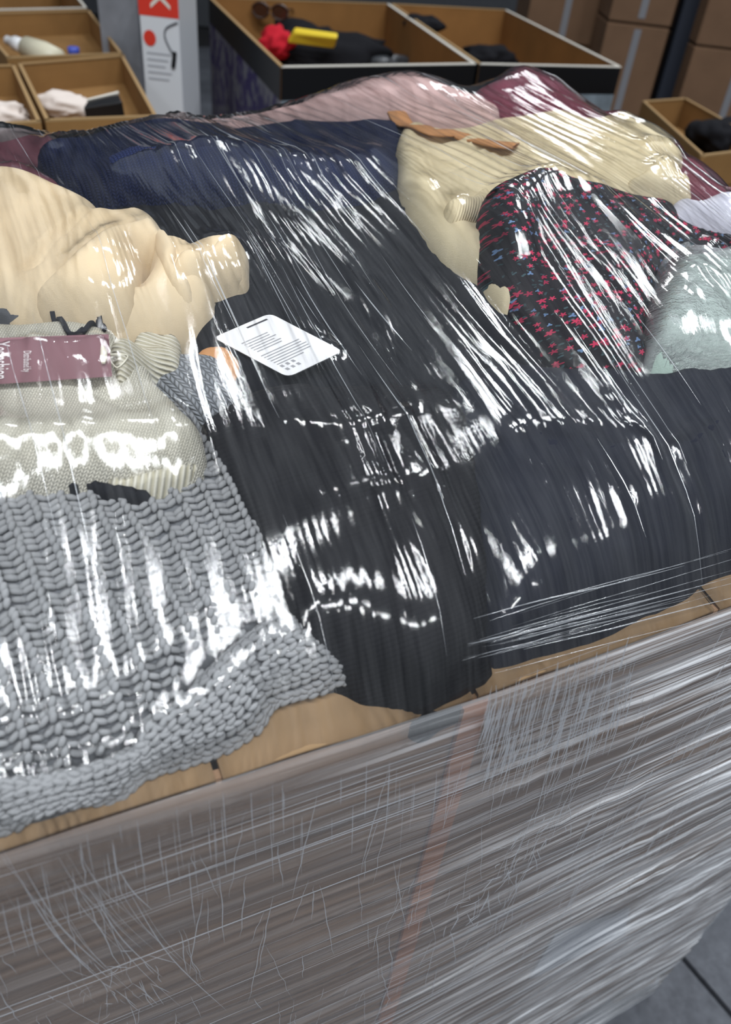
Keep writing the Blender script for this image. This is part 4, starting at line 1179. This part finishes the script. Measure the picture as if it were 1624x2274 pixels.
# ---- tall appliance box with a red top
def upright(name, px_l, px_r, Y, z0, z1, depth, mat, label, cat):
    a = at_y(px_l[0], px_l[1], Y); b = at_y(px_r[0], px_r[1], Y)
    o = empty(name, ((a[0] + b[0]) / 2, Y, z0), label, cat)
    q = [(a[0], Y), (b[0], Y), (b[0], Y + depth), (a[0], Y + depth)]
    v, f = prism([(*p, z0) for p in q], [(*p, z1) for p in q])
    bevel(mesh_obj('body', local(o, v), f, mat, o), 0.002)
    return o, a[0], b[0]
m_boxwhite = plain('white_printed_card', srgb(196, 198, 202), 0.45); m_boxred = plain('red_printed_card', srgb(196, 54, 40), 0.4)
YB = 2.42
zt = at_y(360, 38, YB)[2]
ap, xa, xb = upright('appliance_box', (312, 60), (398, 60), YB, FZ, zt + 0.12, 0.2, m_boxwhite, 'tall white appliance box with a red top between the open cartons', 'box')
def front_panel(name, x0, x1, z0, z1, mat, parent, Y=YB, h=0.001):
    v = [(x0, Y - h, z0), (x1, Y - h, z0), (x1, Y - h, z1), (x0, Y - h, z1)]
    return mesh_obj(name, local(parent, v), [(0, 1, 2, 3)], mat, parent)
front_panel('red_panel', xa - 0.001, xb + 0.001, zt, zt + 0.121, m_boxred, ap)
wx = xb - xa
for k in range(3):     # pale chevrons on the red top
    zb = zt + 0.018 + k * 0.026
    v = [(xa + wx * 0.30, YB - 0.002, zb), (xa + wx * 0.55, YB - 0.002, zb + 0.022), (xa + wx * 0.80, YB - 0.002, zb), (xa + wx * 0.80, YB - 0.002, zb + 0.010), (xa + wx * 0.55, YB - 0.002, zb + 0.034), (xa + wx * 0.30, YB - 0.002, zb + 0.010)]
    mesh_obj('chevron_mark', local(ap, v), [(0, 1, 4, 5), (1, 2, 3, 4)], m_white_edge, ap)
cz = at_y(333, 84, YB)
an = np.arange(20) / 20 * 2 * np.pi
v = [(cz[0] + 0.017 * math.cos(t), YB - 0.002, cz[2] + 0.019 * math.sin(t)) for t in an]
mesh_obj('red_disc', local(ap, v), [tuple(range(20))], m_boxred, ap)
pts = [at_y(x, y, YB - 0.002) for x, y in ((394, 50), (370, 62), (366, 80), (376, 105), (388, 125))]
V_, F_ = tube(catmull(pts, 5, False), 0.0025, 5); mesh_obj('cord_picture', local(ap, V_), F_, plain('grey_ink', srgb(90, 92, 98), 0.6), ap)
pts = [at_y(x, y, YB - 0.002) for x, y in ((388, 115), (387, 132), (385, 150))]
V_, F_ = tube(pts, 0.006, 5); mesh_obj('handle_picture', local(ap, V_), F_, m_blackbox, ap)
for k in range(5):
    z_ = at_y(345, 120 + k * 14, YB)[2]
    front_panel('text_line', xa + wx * 0.12, xa + wx * (0.75 - 0.08 * (k % 3)), z_, z_ + 0.004, plain('pale_grey_ink', srgb(160, 162, 168), 0.6) if k == 0 else bpy.data.materials['pale_grey_ink'], ap, h=0.0015)
m_greywrap = plain('grey_film_wrapped_card', srgb(120, 122, 128), 0.35, 0.5, 0.25, scale=8)
gw, _, _ = upright('grey_carton', (222, 60), (308, 60), 2.62, FZ, 1.32, 0.35, m_greywrap, 'grey film-covered carton left of the red-topped box', 'carton')

# ---- the two black-banded display bins
ZB = 1.0
FL, FM, FR = (at_z(x, y, ZB)[:2] for x, y in ((625, 150), (1060, 143), (1378, 150)))
bd1 = at_z(470, 0, ZB)[:2] - FL; bd1 /= np.linalg.norm(bd1)
bd2 = at_z(852, 0, ZB)[:2] - FM; bd2 /= np.linalg.norm(bd2)
bd3 = at_z(1168, 45, ZB)[:2] - FR; bd3 /= np.linalg.norm(bd3)
m_band = plain('black_printed_band', srgb(14, 14, 16), 0.4)
def blotch():
    t = NT('purple_blotch_print'); o = t.obj()
    n = t.noise(o, 22, 3); c = t.ramp(n, [(0.44, srgb(112, 112, 122)), (0.52, srgb(52, 42, 92))]); t.principled(c, 0.35); return t.m
m_purple = blotch()
m_lowgrey = plain('film_over_grey_card', srgb(112, 122, 130), 0.3, 0.5, 0.3, scale=14)
m_binin = cardboard('bin_kraft_inside', srgb(134, 94, 52))
def display_bin(a, b, da, db, label):
    L = 1.15
    c, d = b + db * L, a + da * L
    o = empty('display_bin', (*((a + b + c + d) / 4), FZ), label, 'bin')
    P = [a, b, c, d]
    for i in range(4):
        v, f = wall(P[i], P[(i + 1) % 4], FZ, ZB, 0.006); mesh_obj('wall_panel', local(o, v), f, m_binin, o)
        p, q = P[i], P[(i + 1) % 4]; dd = (q - p) / np.linalg.norm(q - p); nn = np.array([dd[1], -dd[0]]) * 0.003
        v, f = wall(p + nn, q + nn, ZB - 0.075, ZB, 0.002); mesh_obj('black_band', local(o, v), f, m_band, o)
        v, f = wall(p + nn, q + nn, FZ + 0.02, ZB - 0.075, 0.002); mesh_obj('outer_print', local(o, v), f, m_purple if i == 3 else m_lowgrey, o)
        v, f = wall(p + nn, q + nn, ZB, ZB + 0.003, 0.010); mesh_obj('cut_edge', local(o, v), f, m_white_edge if i in (1, 0) else m_kraft_edge, o)
    v, f = prism([(*p, 0.74) for p in P], [(*p, 0.746) for p in P]); mesh_obj('base_panel', local(o, v), f, m_card_in, o)
    return o
display_bin(FL, FM - 0.008 * (FM - FL) / np.linalg.norm(FM - FL), bd1, bd2, 'black-banded display bin with a yellow packet and black bag inside')
display_bin(FM + 0.008 * (FR - FM) / np.linalg.norm(FR - FM), FR, bd2, bd3, 'nearly empty black-banded display bin behind the maroon sweatshirt')
m_yellow = plain('yellow_pack', srgb(214, 186, 50), 0.4)
yp = slab('yellow_packet', [(640, 84), (655, 58), (752, 72), (745, 96)], [0.93, 0.97, 0.97, 0.93], 0.03, m_yellow, 'yellow printed packet lying on the black bag in the bin', 'packet', bev=0.008)
for a_, b_ in ((0.52, 0.60), (0.72, 0.78)):
    Pq = np.array([at_z(x, y, z) for (x, y), z in zip([(640, 84), (655, 58), (752, 72), (745, 96)], [0.93, 0.97, 0.97, 0.93])])
    nq_ = np.cross(Pq[1] - Pq[0], Pq[3] - Pq[0]); nq_ /= np.linalg.norm(nq_); nq_ *= np.sign(nq_[2])
    v = [bilin(Pq, t, s_) + nq_ * 0.0015 for s_, t in ((a_, 0.1), (b_, 0.1), (b_ + 0.05, 0.75), (a_ + 0.05, 0.75))]
    mesh_obj('black_print', v, [(0, 1, 2, 3)], m_dark_ink, yp)
v = [bilin(Pq, t, s_) + nq_ * 0.0015 for s_, t in ((0.02, 0.1), (0.14, 0.1), (0.16, 0.9), (0.04, 0.9))]
mesh_obj('red_print', v, [(0, 1, 2, 3)], m_boxred, yp)
blob('red_cloth', (615, 98), 0.90, 0.075, m_redcloth, 'crumpled red cloth left of the yellow packet', 'cloth', (0.9, 1, 0.7), 2)
blob('black_bag', (720, 118), 0.87, 0.19, m_blackcloth, 'black nylon bag slumped in the bin under the yellow packet', 'bag', (1.25, 0.8, 0.45), 5)
blob('dark_grey_pouch', (815, 138), 0.86, 0.12, plain('grey_nylon', srgb(62, 64, 68), 0.35, 0.5), 'dark grey shiny pouch at the front of the bin', 'pouch', (1.3, 0.7, 0.4), 8)
blob('black_pouch', (1085, 128), 0.88, 0.085, m_blackcloth, 'small black pouch in the second bin behind the corner', 'pouch', (1.1, 0.8, 0.5), 9)
blob('black_sock', (938, 54), 0.985, 0.06, m_blackcloth, 'small black bundle draped over the dividing wall of the bins', 'bundle', (1.2, 0.6, 0.5), 11)
# sunglasses
sg = at_z(600, 50, 0.94)
sun = empty('sunglasses', sg, 'dark sunglasses lying on the goods in the first bin', 'sunglasses')
m_frame = plain('tortoise_plastic', srgb(46, 26, 20), 0.3, 0.5); m_lens = plain('brown_lens', srgb(58, 36, 26), 0.15, 0.5)
for cx_ in (-0.035, 0.035):
    ring = [(cx_ + 0.030 * math.cos(t), 0.0, 0.035 + 0.024 * math.sin(t)) for t in np.linspace(0, 2 * np.pi, 21)]
    V_, F_ = tube(ring, 0.004, 6); mesh_obj('rim', V_, F_, m_frame, sun, True)
    v, f = prism([(x, -0.001, z) for x, y, z in ring[:-1]], [(x, 0.001, z) for x, y, z in ring[:-1]]); mesh_obj('lens', v, f, m_lens, sun)
for sx in (-1, 1):
    V_, F_ = tube(catmull([(sx * 0.065, 0, 0.045), (sx * 0.068, 0.06, 0.042), (sx * 0.066, 0.12, 0.03), (sx * 0.06, 0.14, 0.012)], 4, False), 0.0035, 6); mesh_obj('temple', V_, F_, m_frame, sun, True)
V_, F_ = tube([(-0.008, 0, 0.042), (0, 0, 0.047), (0.008, 0, 0.042)], 0.003, 6); mesh_obj('bridge', V_, F_, m_frame, sun, True)

# ---- far stacks of cartons
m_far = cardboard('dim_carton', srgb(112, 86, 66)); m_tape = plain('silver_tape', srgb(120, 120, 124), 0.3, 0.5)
def stack(px0, px1, Y, depth, levels, zh, label, group):
    x0 = at_y(px0, 100, Y)[0]; x1 = at_y(px1, 100, Y)[0]
    for k in range(levels):
        o = empty('stacked_carton', ((x0 + x1) / 2, Y, FZ + k * zh), label[k], 'carton', group)
        q = [(x0, Y), (x1, Y), (x1, Y + depth), (x0, Y + depth)]
        v, f = prism([(*p, FZ + k * zh) for p in q], [(*p, FZ + k * zh + zh - 0.006) for p in q])
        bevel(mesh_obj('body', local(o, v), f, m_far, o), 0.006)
        xm = (x0 * 0.55 + x1 * 0.45)
        v = [(xm, Y - 0.002, FZ + k * zh + 0.02), (xm + 0.03, Y - 0.002, FZ + k * zh + 0.02), (xm + 0.03, Y - 0.002, FZ + k * zh + zh - 0.02), (xm, Y - 0.002, FZ + k * zh + zh - 0.02)]
        mesh_obj('tape_strip', local(o, v), [(0, 1, 2, 3)], m_tape, o)
stack(1160, 1330, 4.3, 0.6, 3, 0.55, ['brown carton at the foot of the stack behind the second bin', 'taped brown carton in the stack behind the second bin', 'upper brown carton in the stack behind the second bin'], 'cartons stacked behind the bins')
stack(1338, 1478, 4.0, 0.6, 3, 0.62, ['brown carton at the foot of the stack left of the black strap', 'brown carton left of the black strap', 'upper brown carton left of the black strap'], 'cartons stacked left of the black strap')
stack(1545, 1780, 3.9, 0.6, 3, 0.60, ['brown carton at the foot of the stack right of the black strap', 'brown carton right of the black strap', 'upper brown carton right of the black strap'], 'cartons stacked right of the black strap')
bsx = at_y(1485, 110, 4.05)[0]
v, f = prism([(bsx, 4.02, FZ), (bsx + 0.15, 4.02, FZ), (bsx + 0.15, 4.10, FZ), (bsx, 4.10, FZ)], [(bsx, 4.02, 1.9), (bsx + 0.15, 4.02, 1.9), (bsx + 0.15, 4.10, 1.9), (bsx, 4.10, 1.9)])
post = mesh_obj('black_corner_post', v, f, plain('black_plastic', srgb(34, 38, 48), 0.5)); bevel(post, 0.008); tag(post, 'upright black post between the far carton stacks', 'post')

cr_, PR = poly_carton('open_carton', [(1425, 226), (1522, 219), (1720, 330), (1560, 350)], 0.92, FZ, 'open brown carton right of the maroon sweatshirt', m_kraft_dim, mat_rim=m_kraft_edge, floor_z=0.84)
blob('black_clothes', (1592, 300), 0.885, 0.075, m_blackcloth, 'black clothes heaped in the carton at the right edge', 'clothes', (1.0, 1.2, 0.6), 14)

# ---- far wall of the warehouse
v, f = prism([(-9, 11, FZ), (11, 11, FZ), (11, 11.2, FZ), (-9, 11.2, FZ)], [(-9, 11, 6.5), (11, 11, 6.5), (11, 11.2, 6.5), (-9, 11.2, 6.5)])
tag(mesh_obj('wall_back', v, f, plain('dark_grey_cladding', srgb(70, 72, 76), 0.8, 0.2, 0.1)), kind='structure')
